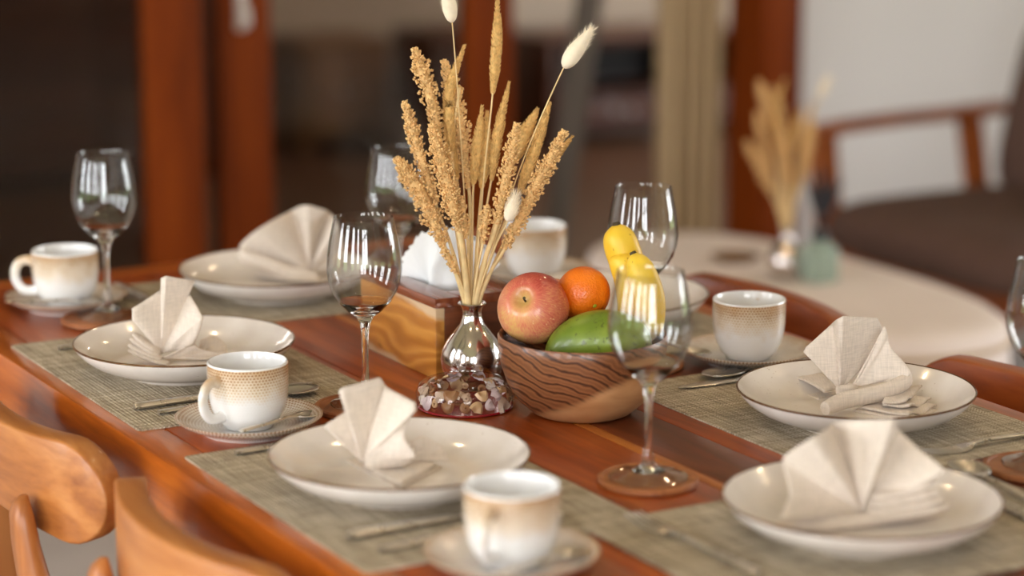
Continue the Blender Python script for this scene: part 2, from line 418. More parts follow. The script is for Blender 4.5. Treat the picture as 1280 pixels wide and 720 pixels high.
# side wall with a long window band, and the wall behind the camera with another
wl = MB().box(-2.3, -2.2, -2.3, 5.35, 0, .3).box(-2.3, -2.2, -2.3, 5.35, 2.6, 2.9)
for w0, w1 in zip([-2.3] + [q for p, q in WIN], [p for p, q in WIN] + [5.35]): wl.box(-2.3, -2.2, w0, w1, .3, 2.6)
struct('wall_left', wl, 'wall_taupe_paint', smooth=False)
wb = MB().box(-2.2, 6.8, -2.3, -2.2, 0, .3).box(-2.2, 6.8, -2.3, -2.2, 2.6, 2.9).box(-2.2, -1.8, -2.3, -2.2, .3, 2.6).box(0, 6.8, -2.3, -2.2, .3, 2.6)
struct('wall_rear', wb, 'wall_taupe_paint', smooth=False)
struct('wall_right', MB().box(6.8, 6.9, -2.3, .6, 0, 2.9).box(6.8, 6.9, 2.8, 5.35, 0, 2.9).box(6.8, 6.9, .6, 2.8, 0, .3).box(6.8, 6.9, .6, 2.8, 2.6, 2.9), 'white_paint', smooth=False)
struct('wall_back', MB().box(3.9, 6.9, 5.35, 5.45, 0, 2.9), 'white_paint', smooth=False)
struct('baseboard_back', MB().box(3.9, 6.8, 5.33, 5.35, 0, .09), 'door_wood', smooth=False)
struct('wall_back_upper', MB().box(-2.3, 3.9, 5.35, 5.45, 2.45, 2.9), 'white_paint', smooth=False)
struct('wall_back_side', MB().box(-2.3, .3, 5.35, 5.45, 0, 2.45), 'white_paint', smooth=False)
struct('wall_interior_back', MB().box(1.2, 7.6, 8.7, 8.8, 0, 2.9), 'cream_paint', smooth=False)
struct('wall_interior_left', MB().box(1.2, 1.3, 5.45, 8.7, 0, 2.9), 'cream_paint', smooth=False)
struct('wall_interior_right', MB().box(7.5, 7.6, 5.45, 8.7, 0, 2.9), 'cream_paint', smooth=False)
def window(n, horiz, a0, a1, c, cols):
    t = thing('window_%d' % n, None, None, kind='structure')
    def bx(p, q, z0, z1, th=.04):
        m = MB()
        return m.box(p, q, c - th, c + th, z0, z1) if horiz else m.box(c - th, c + th, p, q, z0, z1)
    bx(a0, a1, .3, .36).build('frame_rail', 'frame_paint', t, False); bx(a0, a1, 2.54, 2.6).build('frame_rail', 'frame_paint', t, False)
    for k in range(cols + 1):
        p = lerp(a0, a1, k / cols); bx(max(a0, p - .04), min(a1, p + .04), .36, 2.54).build('mullion', 'frame_paint', t, False)
    for k in range(cols):
        p, q = lerp(a0, a1, k / cols) + .04, lerp(a0, a1, (k + 1) / cols) - .04
        bx(p, q, 1.9, 1.93, .02).build('glazing_bar', 'frame_paint', t, False)
        bx(p, q, .36, 2.54, .003).build('pane', 'window_glass', t, False)
for k, (w0, w1) in enumerate(WIN): window(k + 1, False, w0, w1, -2.25, 1)
window(5, True, -1.8, 0, -2.25, 2)
window(6, False, .6, 2.8, 6.85, 3)

# glazed sliding doors in the back wall
def door(n, x0, x1, y, stile=.145, handle=None):
    t = thing('door_%d' % n, None, None, kind='structure')
    MB().box(x0, x0 + stile, y - .025, y + .025, .002, 2.44).build('stile', 'door_wood', t, 20, .004)
    MB().box(x1 - stile, x1, y - .025, y + .025, .002, 2.44).build('stile', 'door_wood', t, 20, .004)
    MB().box(x0 + stile, x1 - stile, y - .022, y + .022, .002, .16).build('bottom_rail', 'door_wood', t, 20, .004)
    MB().box(x0 + stile, x1 - stile, y - .022, y + .022, 2.30, 2.44).build('top_rail', 'door_wood', t, 20, .004)
    MB().box(x0 + stile, x1 - stile, y - .004, y + .004, .16, 2.30).build('pane', 'door_glass', t, False)
    if handle:
        h = MB().box(handle - .012, handle + .012, y - .03, y - .025, .835, .935).build('lock_plate', 'steel', t, 20, .002)
        MB().tube([(handle, y - .03, .89), (handle, y - .065, .89), (handle + .0, y - .07, .87), (handle, y - .07, .85)], .006, 8).build('lever', 'steel', h)
door(1, .95, 2.228, 5.40)
door(2, 2.298, 3.105, 5.47, .135, handle=2.355)
struct('trim_1', MB().box(3.775, 3.9, 5.30, 5.46, 0, 2.45), 'door_wood', smooth=20, bevel=.004)
struct('trim_2', MB().box(.3, .95, 5.36, 5.46, 0, 2.45), 'door_wood', smooth=20, bevel=.004)
struct('trim_3', MB().box(.95, 3.775, 5.36, 5.50, 2.44, 2.45), 'door_wood', smooth=False)

# curtain and a slanting grey sheet just inside the opening
def curtain(name, label, mat, x0, x1, y, z0, z1, folds, amp, lean=0., tie=None):
    def fn(i, j):
        x = lerp(x0, x1, i); z = lerp(z0, z1, j)
        x += lean * (j - .5) * (z1 - z0)
        return (x, y + amp * math.sin(i * folds * 2 * PI) + .01 * math.sin(j * 5 + i * 3), z)
    o = MB().grid(fn, folds * 10, 12).build(name, mat)
    sm = o.modifiers.new('thickness', 'SOLIDIFY'); sm.thickness = .003
    return tag(o, label, 'curtain')
curtain('curtain', 'beige curtain gathered beside the wooden door post', 'curtain_cloth', 3.60, 3.77, 5.52, .02, 2.43, 4, .03)
curtain('slanted_grey_sheet', 'thin grey pleated sheet slanting behind the open doorway', 'warm_grey', 3.50, 3.57, 5.68, .02, 2.43, 2, .015, lean=.16)  # narrow pleated grey sheet, leaning sideways with height

# furniture in the room behind the doors
def cabinet(name, label, x0, x1, y0, y1, h, mat, niche=False, nd=2, cat='cabinet'):
    t = thing(name, label, cat, ((x0 + x1) / 2, (y0 + y1) / 2, 0)); a = (x1 - x0) / 2; b = (y1 - y0) / 2
    MB().box(-a, a, -b, b, h - .03, h).build('top', mat, t, 20, .003)
    MB().box(-a, -a + .03, -b, b, 0, h - .03).build('side_panel', mat, t, 20, .002)
    MB().box(a - .03, a, -b, b, 0, h - .03).build('side_panel', mat, t, 20, .002)
    MB().box(-a + .03, a - .03, b - .015, b, .05, h - .03).build('back_panel', 'niche_black' if niche else mat, t, False)
    MB().box(-a + .03, a - .03, -b + .01, b - .015, .05, .08).build('base_panel', mat, t, False)
    zt = h - .035; zb = .09
    if niche:
        zb2 = h * .42
        MB().box(-a + .03, a - .03, -b + .01, b - .015, zb2, zb2 + .02).build('shelf', mat, t, False); zt = zb2 - .004
    for k in range(nd):
        p = lerp(-a + .034, a - .034, k / nd) + .003; q = lerp(-a + .034, a - .034, (k + 1) / nd) - .003
        d = MB().box(p, q, -b - .012, -b + .008, zb, zt).build('door', mat, t, 20, .002)
        kx = q - .03 if k % 2 == 0 else p + .03
        MB().tube([(kx, -b - .012, (zb + zt) / 2), (kx, -b - .03, (zb + zt) / 2)], [.006, .01], 8).build('knob', 'steel', d)
    return t
cabinet('low_cabinet', 'low tan cabinet against the inner wall behind the doors', 3.86, 4.22, 8.35, 8.68, .42, 'tan_wood')
cabinet('side_chest', 'narrow dark red wooden chest behind the glazed door', 4.28, 4.52, 8.1, 8.45, .45, 'cabinet_wood', nd=1, cat='chest')
cabinet('media_cabinet', 'dark brown media cabinet with an open black niche', 4.72, 5.62, 8.0, 8.4, .42, 'cabinet_wood', niche=True, nd=3)
cabinet('wardrobe', 'tall dark wooden wardrobe in the unlit inner room', 2.1, 3.40, 8.1, 8.68, 2.2, 'cabinet_wood', nd=3, cat='wardrobe')
# small bluish jar on the floor by the wall
jar = thing('floor_jar', 'small pale glazed jar on the floor beside the red chest', 'jar', (4.13, 8.05, 0))
MB().lathe([(0, 0), (.05, 0), (.07, .04), (.072, .09), (.05, .14), (.03, .16), (.036, .18), (.03, .182), (.026, .165), (0, .16)], 24).build('body', 'warm_grey', jar)
# recessed warm downlights
for k, (x, y) in enumerate([(.2, 1.2), (.9, 3.6), (2.0, .6), (2.4, 2.6), (3.4, 4.2), (3.8, 1.8)]):
    t = thing('downlight', 'small round warm ceiling downlight', 'lamp', (x, y, 2.9), 0, 'recessed downlights in the ceiling')
    MB().lathe([(.045, -.001), (.06, -.001), (.06, -.006), (.05, -.008), (.045, -.004)], 24, True).build('ring', 'frame_paint', t)
    d = bpy.data.lights.new('downlight_lamp', 'AREA'); d.shape = 'DISK'; d.size = .07; d.energy = 5; d.color = (1, .72, .42)
    o = bpy.data.objects.new('downlight_lamp', d); C.objects.link(o); o.location = (x, y, 2.892)

# unseen fill lamp, added overhead to brighten the inner room
il = thing('inner_fill_lamp', 'round fill lamp added overhead to brighten the inner room', 'lamp', (5.6, 7.2, 2.9))
MB().lathe([(0, -.001), (.16, -.001), (.16, -.02), (.15, -.05), (.10, -.07), (0, -.075)], 32).build('shade', 'frame_paint', il)
d = bpy.data.lights.new('inner_fill_light', 'AREA'); d.shape = 'DISK'; d.size = .3; d.energy = 42; d.color = (1, .82, .62)
o = bpy.data.objects.new('inner_fill_light', d); C.objects.link(o); o.location = (5.6, 7.2, 2.82)

# ------------------------------------------------------------------ dining table
X0, X1, Y0, Y1 = .935, 1.865, 1.555, 3.365
cx, cy = (X0 + X1) / 2, (Y0 + Y1) / 2
tab = thing('dining_table', 'long glossy teak dining table laid for a meal', 'table', (cx, cy, 0))
a, b = (X1 - X0) / 2, (Y1 - Y0) / 2
EB = .05
for sx in (-1, 1):
    xa, xb = sorted((sx * a, sx * (a - EB)))
    MB().box(xa, xb, -b, b, TZ - .098, TZ).build('edge_board', 'table_edge_wood', tab, 30, .004)
for sy in (-1, 1):
    ya, yb = sorted((sy * b, sy * (b - EB)))
    MB().box(-a + EB + .0006, a - EB - .0006, ya, yb, TZ - .098, TZ).build('edge_board', 'table_end_wood', tab, 30, .003)
PB = [.985, 1.075, 1.175, 1.275, 1.392, 1.408, 1.488, 1.590, 1.700, 1.815]
PM = ['', '', '', '', 'pale_', 'dark_', '', 'dark_', '']
for k, mt in enumerate(PM):
    p0, p1 = PB[k] - cx, PB[k + 1] - cx; pw = p1 - p0
    MB().box(-pw / 2 + .0005, pw / 2 - .0005, -b + EB + .0008, b - EB - .0008, -.028, 0).build('plank', 'table_%splank_wood' % mt, tab, 30, .0012, loc=((p0 + p1) / 2, 0, TZ - .0002))
for sx in (-1, 1):
    for sy in (-1, 1):
        MB().loft([[(sx * (a - .085) + i * w_, sy * (b - .085) + j * w_, z) for i, j in ((-1, -1), (1, -1), (1, 1), (-1, 1))] for z, w_ in ((0, .028), (.35, .034), (TZ - .03, .04))]).build('leg', 'chair_post_wood', tab, 30, .004)

# ------------------------------------------------------------------ chairs
def make_chair(label, mat_rail, mat_post, loc, rz):
    t = thing('dining_chair', label, 'chair', loc, rz, 'wooden dining chairs drawn up to the table')
    L = .217
    # curved paddle-shaped top rail
    rings = []; N = 36
    for i in range(N + 1):
        s_ = -1 + 2 * i / N
        s_ = math.sin(s_ * PI / 2) if abs(s_) > .0 else s_
        x = L * s_; e = max(0.0, (abs(x) - (L - .06)) / .06)
        hh = (.049 + .008 * min(1, (abs(x) / .16) ** 2)) * math.sqrt(max(0.0, 1 - e * e)) + .0008
        th = .0165 * (.86 + .14 * math.sqrt(max(0, 1 - e ** 4)))
        y = -.225 + .058 * (x / L) ** 2
        zc = .712 - .010 * (abs(x) / L) ** 1.5
        dx = 1; dy = 2 * .058 * x / L / L; ln = math.hypot(dx, dy); nx, ny = -dy / ln, dx / ln
        r = min(.004, hh * .5, th * .8)
        ring = []
        for sy, sz, a0 in ((1, -1, -90), (1, 1, 0), (-1, 1, 90), (-1, -1, 180)):
            for q in (0, 45, 90):
                an = R(a0 + q); u = sy * (th - r) + r * math.cos(an); v = sz * (hh - r) + r * math.sin(an)
                ring.append((x + nx * u, y + ny * u, zc + v))
        rings.append(ring)
    MB().loft(rings).build('top_rail', mat_rail, t, 50)
    for sx in (-1, 1):
        # rear post: lies against the outer face of the rail, runs down to the floor as the back leg
        rings = []
        keys = [(0, (.175, -.215, .017, .017)), (.25, (.165, -.20, .020, .020)), (.44, (.135, -.205, .025, .021)), (.56, (.135, -.226, .027, .019)), (.64, (.127, -.239, .022, .014)), (.675, (.125, -.242, .0185, .012)), (.690, (.1245, -.241, .012, .008)), (.696, (.124, -.238, .005, .004))]
        for k in range(31):
            z = .696 * (1 - (1 - k / 30) ** 1.3)
            vals = []
            for c in range(4): vals.append(interp([(kk, vv[c]) for kk, vv in keys], z))
            px, py, wx, wy = vals
            rings.append([(sx * px + wx * math.copysign(abs(math.cos(q)) ** .7, math.cos(q)), py + wy * math.copysign(abs(math.sin(q)) ** .7, math.sin(q)), z) for q in [2 * PI * m / 14 for m in range(14)]])
        MB().loft(rings).build('back_post', mat_post, t, 60)
        MB().loft([[(sx * .185 + i * w_, .19 + j * w_, z) for i, j in ((-1, -1), (1, -1), (1, 1), (-1, 1))] for z, w_ in ((0, .014), (.42, .02))]).build('front_leg', mat_post, t, 30, .003)
        MB().box(min(sx * .175, sx * .195), max(sx * .175, sx * .195), -.19, .175, .36, .41).build('side_rail', mat_post, t, 30, .002)
    MB().box(-.17, .17, .18, .2, .36, .41).build('front_rail', mat_rail, t, 30, .002)
    MB().box(-.15, .15, -.205, -.185, .36, .41).build('rear_rail', mat_rail, t, 30, .002)
    def seat(i, j):
        q = (j - .5) * 2; p = (i - .5) * 2
        return (p * (.215 - .02 * max(0, -q)), q * .205, .445 - .012 * (1 - p * p) * (1 - q ** 4))
    m = MB().grid(seat, 16, 12)
    o = m.build('seat', mat_rail, t); sm = o.modifiers.new('thickness', 'SOLIDIFY'); sm.thickness = .03; sm.offset = -1
    return t
make_chair('teak dining chair drawn up before the dark-rimmed plate with speckled cup', 'chair_wood', 'chair_post_wood', (1.058, 2.642, 0), R(-90))
make_chair('teak dining chair drawn up before the brown-rimmed plate by the shell dish', 'chair_wood', 'chair_post_wood', (1.058, 2.148, 0), R(-90))
make_chair('reddish wooden chair tucked in behind the tan speckled cup', 'dark_chair_wood', 'dark_chair_wood', (1.744, 2.70, 0), R(90))
make_chair('reddish wooden chair tucked in behind the gold-rimmed plate and fork', 'dark_chair_wood', 'dark_chair_wood', (1.744, 2.135, 0), R(90))

# ------------------------------------------------------------------ place mats
def mat_mesh(lx, ly):
    m = MB(); r = .006; n = 4; pts = []
    for sx, sy, a0 in ((1, 1, 0), (-1, 1, 90), (-1, -1, 180), (1, -1, 270)):
        for k in range(n + 1):
            an = R(a0 + 90 * k / n); pts.append((sx * (lx / 2 - r) + r * math.cos(an), sy * (ly / 2 - r) + r * math.sin(an)))
    return m.loft([[(x, y, z) for x, y in pts] for z in (0, .0018)])
def placemat(label, x, y, lx, ly, rz=0, z=TZ):
    return tag(mat_mesh(lx, ly).build('placemat', 'placemat_weave', None, 30, loc=(x, y, z + .0001), rot=(0, 0, rz)), label, 'placemat', 'woven place mats on the table')
MT = TZ + .002
placemat('woven taupe place mat under the dark-rimmed plate beside the dotted cup', 1.109, 2.742, .306, .458, R(-.6))
placemat('woven taupe place mat under the brown-rimmed plate near the shell dish', 1.113, 2.174, .312, .44)
placemat('woven taupe place mat at the table end under the wide fan napkin plate', 1.425, 1.818, .455, .308, 0, TZ + .002)
placemat('woven taupe place mat under the gold-rimmed plate with the rolled-band napkin', 1.677, 2.193, .312, .45)
placemat('woven taupe place mat at the table end by the glazed doors', 1.378, 3.085, .45, .31)
placemat('woven taupe place mat beneath the plate hidden by the fruit bowl', 1.672, 2.75, .306, .45)

# ------------------------------------------------------------------ crockery
def plate(label, x, y, z, rz):
    t = thing('dinner_plate', label, 'plate', (x, y, z), rz, 'speckled stoneware dinner plates')
    pr = [(0, .004), (.06, .004), (.064, 0), (.070, 0), (.073, .005), (.095, .0095), (.115, .0185), (.127, .0285), (.1325, .036), (.1335, .0385), (.1325, .0397), (.130, .038), (.123, .0295), (.111, .0205), (.098, .0145), (.085, .0115), (.07, .0105), (.03, .010), (0, .010)]
    MB().lathe(pr, 72).build('dish', 'plate_glaze', t, 50)
    MB().lathe([(.1318, .0391), (.1330, .0383), (.1342, .0382), (.1341, .0396), (.1328, .0404)], 72, True).build('rim_line', 'plate_rim_glaze', t)
    return t
PLATES = {
 1: plate('round plate with a dark rim line beside the dotted cup', 1.100, 2.737, MT, .3),
 2: plate('round plate with a brown rim line beside the shell dish', 1.104, 2.172, MT, 1.2),
 3: plate('round plate at the table end carrying the wide fan napkin', 1.417, 1.812, MT + .002, 2.2),
 4: plate('round plate with a gold-brown rim beside the cup without visible handle', 1.668, 2.150, MT, 3.1),
 5: plate('round plate carrying the half-fan napkin', 1.377, 3.080, MT, 4.0),
 6: plate('round plate mostly hidden behind the fruit bowl and wine glass', 1.690, 2.715, MT, 5.0)}

cup_out = [(0, .0035), (.020, .0035), (.0215, 0), (.0265, 0), (.0285, .003), (.0345, .009), (.0400, .019), (.0432, .031), (.0447, .045), (.0452, .060), (.0450, .0725)]
cup_in = [(.0450, .0725), (.0444, .0742), (.0432, .0745), (.0422, .0732), (.0424, .060), (.0418, .045), (.0402, .031), (.036, .018), (.030, .010), (.018, .0065), (0, .006)]
def cup_set(label, x, y, z, handle, spoon=None, label2=None):
    """saucer and cup as two things; handle and spoon are headings (radians)"""
    s_ = thing('saucer', label2, 'saucer', (x, y, z), 0, 'dotted saucers under the cups')
    MB().lathe([(0, .003), (.043, .003), (.046, 0), (.051, 0), (.053, .004), (.066, .008), (.077, .0135), (.0815, .0175), (.0822, .0188), (.0812, .0192), (.075, .0160), (.064, .0112), (.05, .0082), (.034, .0072), (.032, .0060), (0, .006)], 64).build('dish', 'dotted_saucer_glaze', s_, 50)
    t = thing('coffee_cup', label, 'cup', (x, y, z + .0062), handle, 'dotted coffee cups')
    MB().lathe(cup_out, 64).build('wall', 'dotted_cup_glaze', t, 50)
    MB().lathe(cup_in, 64).build('lining', 'white_glaze', t, 50)
    pts = catmull([(.0440, 0, .0585), (.052, 0, .0605), (.0625, 0, .056), (.068, 0, .044), (.066, 0, .030), (.057, 0, .0195), (.0455, 0, .0180), (.0388, 0, .0190)], 4)
    n = len(pts)
    MB().tube(pts, [lerp(.0062, .0050, abs(2 * k / (n - 1) - 1)) * 0 + (.0062 if 2 < k < n - 3 else .0070) for k in range(n)], 12, .72, Vector((0, 1, 0))).build('handle', 'handle_glaze', t, 60)
    return t
CUPS = [
 (1.062, 2.458, TZ), (1.080, 1.898, MT), (1.728, 2.445, TZ), (1.098, 3.152, TZ), (1.742, 2.995, TZ)]
toward = math.atan2(-.869, -.4946)       # heading from the table towards the viewer's side
cup_set('white cup with brown dots and its handle turned outward, by the twin knives', *CUPS[0], toward - R(40), None, 'dotted saucer with a teaspoon, beside the placemat with twin knife handles')
cup_set('white and tan cup at the table corner beside the overlapping place mats', *CUPS[1], toward - R(22), None, 'saucer at the table corner beside the overlapping place mats')
cup_set('tan speckled cup behind the gold-rimmed plate, handle turned away', *CUPS[2], toward + R(160), None, 'tan speckled saucer behind the gold-rimmed plate')
cup_set('white and tan cup beside the plate with the half-fan napkin', *CUPS[3], toward - R(88), None, 'saucer beside the plate with the half-fan napkin')
cup_set('white cup standing behind the dried flower bunch', *CUPS[4], toward + R(170), None, 'saucer behind the dried flowers and orange')

# ------------------------------------------------------------------ wine glasses and coasters
glass_prof = [(0, .0052), (.010, .0050), (.025, .0030), (.0395, .0012), (.0412, .0006), (.0412, 0), (.038, 0), (0, .0006)]
def glass_mesh():
    o = [(0, .0), (.039, 0), (.0412, .0006), (.0412, .0014), (.0375, .0026), (.0345, .0026), (.030, .0042), (.0255, .0048), (.018, .0078), (.009, .0125), (.0058, .0185), (.0066, .0215), (.0058, .0245), (.0042, .031), (.0036, .050), (.0037, .070), (.0044, .086), (.0064, .0955), (.0105, .1030), (.020, .1100), (.0300, .1205), (.0380, .134), (.0422, .148), (.0432, .160), (.0420, .176), (.0395, .192), (.0362, .208), (.0342, .2185)]
    i = [(.0342, .2185), (.0337, .2191), (.0331, .2185), (.0351, .208), (.0384, .192), (.0409, .176), (.0421, .160), (.0411, .148), (.0369, .134), (.029, .1213), (.019, .1115), (.009, .1062), (0, .1050)]
    foot = MB().lathe(o[1:10], 56).mesh('foot', 60); foot.materials.append(MATS['foot_glass'])
    stem = MB().lathe([(0, .0100)] + o[8:21] + [(.0288, .1216), (.0200, .1140), (.0100, .1098), (0, .1085)], 48).mesh('stem', 60); stem.materials.append(MATS['wine_glass_crystal'])
    bowl_ = MB().lathe(o[20:] + i[1:-3], 64).mesh('bowl', 60); bowl_.materials.append(MATS['thin_glass'])
    return foot, stem, bowl_
gparts = glass_mesh()
cm = MB().lathe([(0, 0), (.050, 0), (.0525, .0015), (.0525, .0055), (.0508, .0072), (.0478, .0072), (.0465, .0058), (0, .0058)], 56).mesh('coaster', 40); cm.materials.append(MATS['coaster_wood'])
def wineglass(label, clabel, x, y, z=TZ, off=(0, 0)):
    c = tag(put('coaster', cm, None, None, (x + off[0], y + off[1], z + .0001), (0, 0, random.random() * 6)), clabel, 'coaster', 'round wooden coasters')
    t = thing('wine_glass', label, 'wine glass', (x, y, z + .0060), 0, 'empty stemmed wine glasses')
    for nm, me in zip(('foot', 'stem', 'bowl'), gparts): put(nm, me, None, t)
    return t
wineglass('empty wine glass standing before the fruit bowl', 'round wooden coaster beside the overlapping place mat corners', 1.340, 2.070)
wineglass('empty wine glass beside the wooden napkin box', 'round wooden coaster half hidden behind the leaf-folded napkin', 1.217, 2.478, off=(-.008, 0))
wineglass('empty wine glass between the half-fan napkin plate and a saucer', 'round wooden coaster beside the dark-rimmed plate', 1.121, 3.055, off=(-.013, -.008))
wineglass('empty wine glass behind the fan of white paper napkins', 'round wooden coaster behind the paper napkin box', 1.478, 2.905)
wineglass('empty wine glass standing behind the bananas', 'round wooden coaster hidden behind the fruit bowl', 1.600, 2.490)
wineglass('empty wine glass beside the fork of the gold-rimmed plate', 'round wooden coaster beside the curved fork', 1.726, 1.906, TZ, off=(-.010, 0))

# ------------------------------------------------------------------ fruit bowl and fruit
BX, BY = 1.427, 2.345
bowl = thing('wooden_bowl', 'round turned wooden bowl filled with fruit, dark and pale grain', 'bowl', (BX, BY, TZ), -AZ)
MB().lathe([(0, .002), (.046, .001), (.052, 0), (.058, .003), (.074, .017), (.086, .036), (.0935, .058), (.0965, .080), (.0970, .090), (.0955, .0925), (.0925, .0905), (.0905, .078), (.086, .056), (.075, .034), (.055, .018), (0, .012)], 64).build('shell_body', 'bowl_wood', bowl, 60)
FWD = Vector((.4946, .869, 0)); RGT = Vector((.869, -.4946, 0)); UP = Vector((0, 0, 1))
def apple(label, loc, r, axis):
    t = thing('apple', label, 'apple', loc); t.rotation_mode = 'QUATERNION'; t.rotation_quaternion = Vector(axis).to_track_quat('Z', 'Y')
    pr = []
    for k in range(29):
        a_ = PI * k / 28; z = -math.cos(a_); rr = math.sin(a_)
        rad = 1.0 - .06 * max(0, -z) ** 2
        dz = 0
        if z > .5: dz = -.34 * math.exp(-(rr / .22) ** 2)
        if z < -.5: dz = .24 * math.exp(-(rr / .25) ** 2)
        pr.append((r * rr * rad * 1.03 if 0 < k < 28 else 0, r * (z * .93 + dz)))
    m = MB().lathe(pr, 40)
    m.v = [(x * (1 + .018 * math.cos(5 * math.atan2(y, x)) * (z < 0)), y * (1 + .018 * math.cos(5 * math.atan2(y, x)) * (z < 0)), z) for x, y, z in m.v]
    m.build('flesh', 'apple_skin', t, 80)
    MB().tube([(0, 0, r * .55), (.0005, 0, r * .72), (.002, .001, r * .86)], [.0014, .0012, .0018], 7).build('stalk', 'fruit_stalk', t)
    return t
apple('red and yellow streaked apple on the rim of the wooden bowl', (1.388, 2.389 + .001, TZ + .117), .0405, -.36 * RGT + .50 * UP - .8 * FWD)
apple('deep red apple peeping out behind the orange', (1.437, 2.436, TZ + .114), .027, UP * .9 + .3 * FWD)
org = thing('orange', 'bright orange citrus fruit lying in the bowl', 'orange', (1.4525, 2.386, TZ + .128))
org.rotation_mode = 'QUATERNION'; org.rotation_quaternion = (.40 * RGT - .30 * UP - .8 * FWD).to_track_quat('Z', 'Y')
pr = [(.0315 * math.sin(PI * k / 24) if 0 < k < 24 else 0, -.0305 * math.cos(PI * k / 24) - (.0012 * math.exp(-((24 - k) / 1.6) ** 2))) for k in range(25)]
MB().lathe(pr, 40).build('peel', 'orange_peel', org, 80)
MB().lathe([(0, .0288), (.0022, .0290), (.0026, .0296), (.0014, .0302), (0, .0299)], 10).build('calyx', 'banana_green', org)
mg = thing('mango', 'green mango lying low in the wooden bowl', 'mango', (1.4325, 2.3195, TZ + .079), -AZ)
rings = []
for k in range(1, 28):
    t_ = k / 28; x = lerp(-.061, .061, (1 - math.cos(PI * t_)) / 2); rr = math.sin(PI * t_)
    ry = .036 * rr ** .95; rz_ = .034 * rr ** .9 * (1 + .12 * (t_ - .5))
    zc = .014 * math.sin(PI * t_) + .10 * (x)  ; yc = .004 * math.sin(2 * PI * t_)
    rings.append([(x, yc + ry * math.cos(q), zc + rz_ * math.sin(q) - .004) for q in [2 * PI * m / 28 for m in range(28)]])
MB().loft(rings).build('flesh', 'mango_skin', mg, 80)
MB().tube([(-.059, 0, -.009), (-.062, 0, -.011), (-.065, 0, -.010)], [.004, .003, .0035], 8).build('stalk', 'fruit_stalk', mg)
def banana(label, pts, rmax):
    """pts in the bowl's viewer-aligned frame (right, away, up) from the bowl base"""
    t = thing('banana', label, 'banana', (BX, BY, TZ), -AZ, 'bananas in the wooden bowl')
    c = catmull(pts, 7); n = len(c); rings = []
    for i, p in enumerate(c):
        d = (c[min(i + 1, n - 1)] - c[max(i - 1, 0)]).normalized(); a_ = d.cross(Vector((0, 1, 0))).normalized(); b_ = d.cross(a_).normalized()
        u = i / (n - 1); r = rmax * min(1.0, (.30 + 3.0 * u) if u < .24 else 1.0, math.sqrt(max(.05, 1 - max(0, (u - .66) / .345) ** 2)))
        rings.append([p + (a_ * math.cos(q) + b_ * math.sin(q)) * r * (1 + .03 * math.cos(5 * q)) for q in [2 * PI * m / 25 for m in range(25)]])
    MB().loft(rings).build('peel', 'banana_skin', t, 80)
    e = c[-1]; d = (c[-1] - c[-3]).normalized()
    MB().tube([e - d * .004, e + d * .003], [rmax * .30, rmax * .2], 9).build('tip', 'fruit_stalk', t)
    s0 = c[0]; d0 = (c[0] - c[2]).normalized()
    MB().tube([s0 - d0 * .002, s0 + d0 * .012, s0 + d0 * .022], [rmax * .34, rmax * .26, rmax * .3], 9).build('stalk', 'banana_green', t)
banana('ripe yellow banana rising highest behind the other bananas', [(.066, .040, .076), (.066, .050, .112), (.057, .057, .15), (.045, .060, .186), (.040, .061, .206)], .0205)
banana('short yellow banana between the two others in the bowl', [(.052, .026, .076), (.058, .032, .110), (.054, .038, .145), (.047, .042, .168), (.0455, .043, .1765)], .0165)
banana('yellow banana with brown flecks seen through the wine glass', [(.064, .014, .074), (.076, .012, .100), (.077, .012, .130), (.067, .014, .160), (.058, .020, .180)], .0175)

# ------------------------------------------------------------------ silver vase and dried stalks
VX, VY = 1.373, 2.508
def make_vase(label, loc):
    t = thing('silver_vase', label, 'vase', loc, -AZ)
    MB().lathe([(0, .003), (.018, .002), (.021, 0), (.024, .002), (.031, .010), (.0365, .024), (.0380, .034), (.0362, .045), (.0300, .057), (.0215, .068), (.0145, .077), (.0118, .085), (.0113, .092), (.0128, .097), (.0155, .1005), (.0160, .1015), (.0150, .1022), (.0118, .099), (.0098, .092), (.0102, .084), (.018, .068), (.030, .048), (.034, .034), (.028, .012), (0, .006)], 56).build('flask', 'mercury_silver', t, 60)
    MB().lathe([(.0150, .0998), (.0164, .1006), (.0168, .1016), (.0160, .1026), (.0148, .1022)], 40, True).build('lip', 'mercury_silver', t)
    return t
make_vase('round silver mercury-glass vase holding dried stalks beside the fruit bowl', (VX, VY, TZ))
OCT = [(1, 0, 0), (-1, 0, 0), (0, 1, 0), (0, -1, 0), (0, 0, 1), (0, 0, -1)]
OCF = [(0, 2, 4), (2, 1, 4), (1, 3, 4), (3, 0, 4), (2, 0, 5), (1, 2, 5), (3, 1, 5), (0, 3, 5)]
def seed(m, p, d, r, ln):
    q = d.to_track_quat('Z', 'Y')
    m.add([p + q @ Vector((v[0] * r, v[1] * r, v[2] * ln)) for v in OCT], OCF)
def frame(c, i):
    d = (c[min(i + 1, len(c) - 1)] - c[max(i - 1, 0)]).normalized(); a_ = d.cross(Vector((0, 1, .01))).normalized(); return d, a_, d.cross(a_).normalized()
SC = .000956
def L3(px, py, y=0.0): return Vector(((px - 610) * SC, y, .1015 + (383 - py) * SC / .972))
STALKS = []
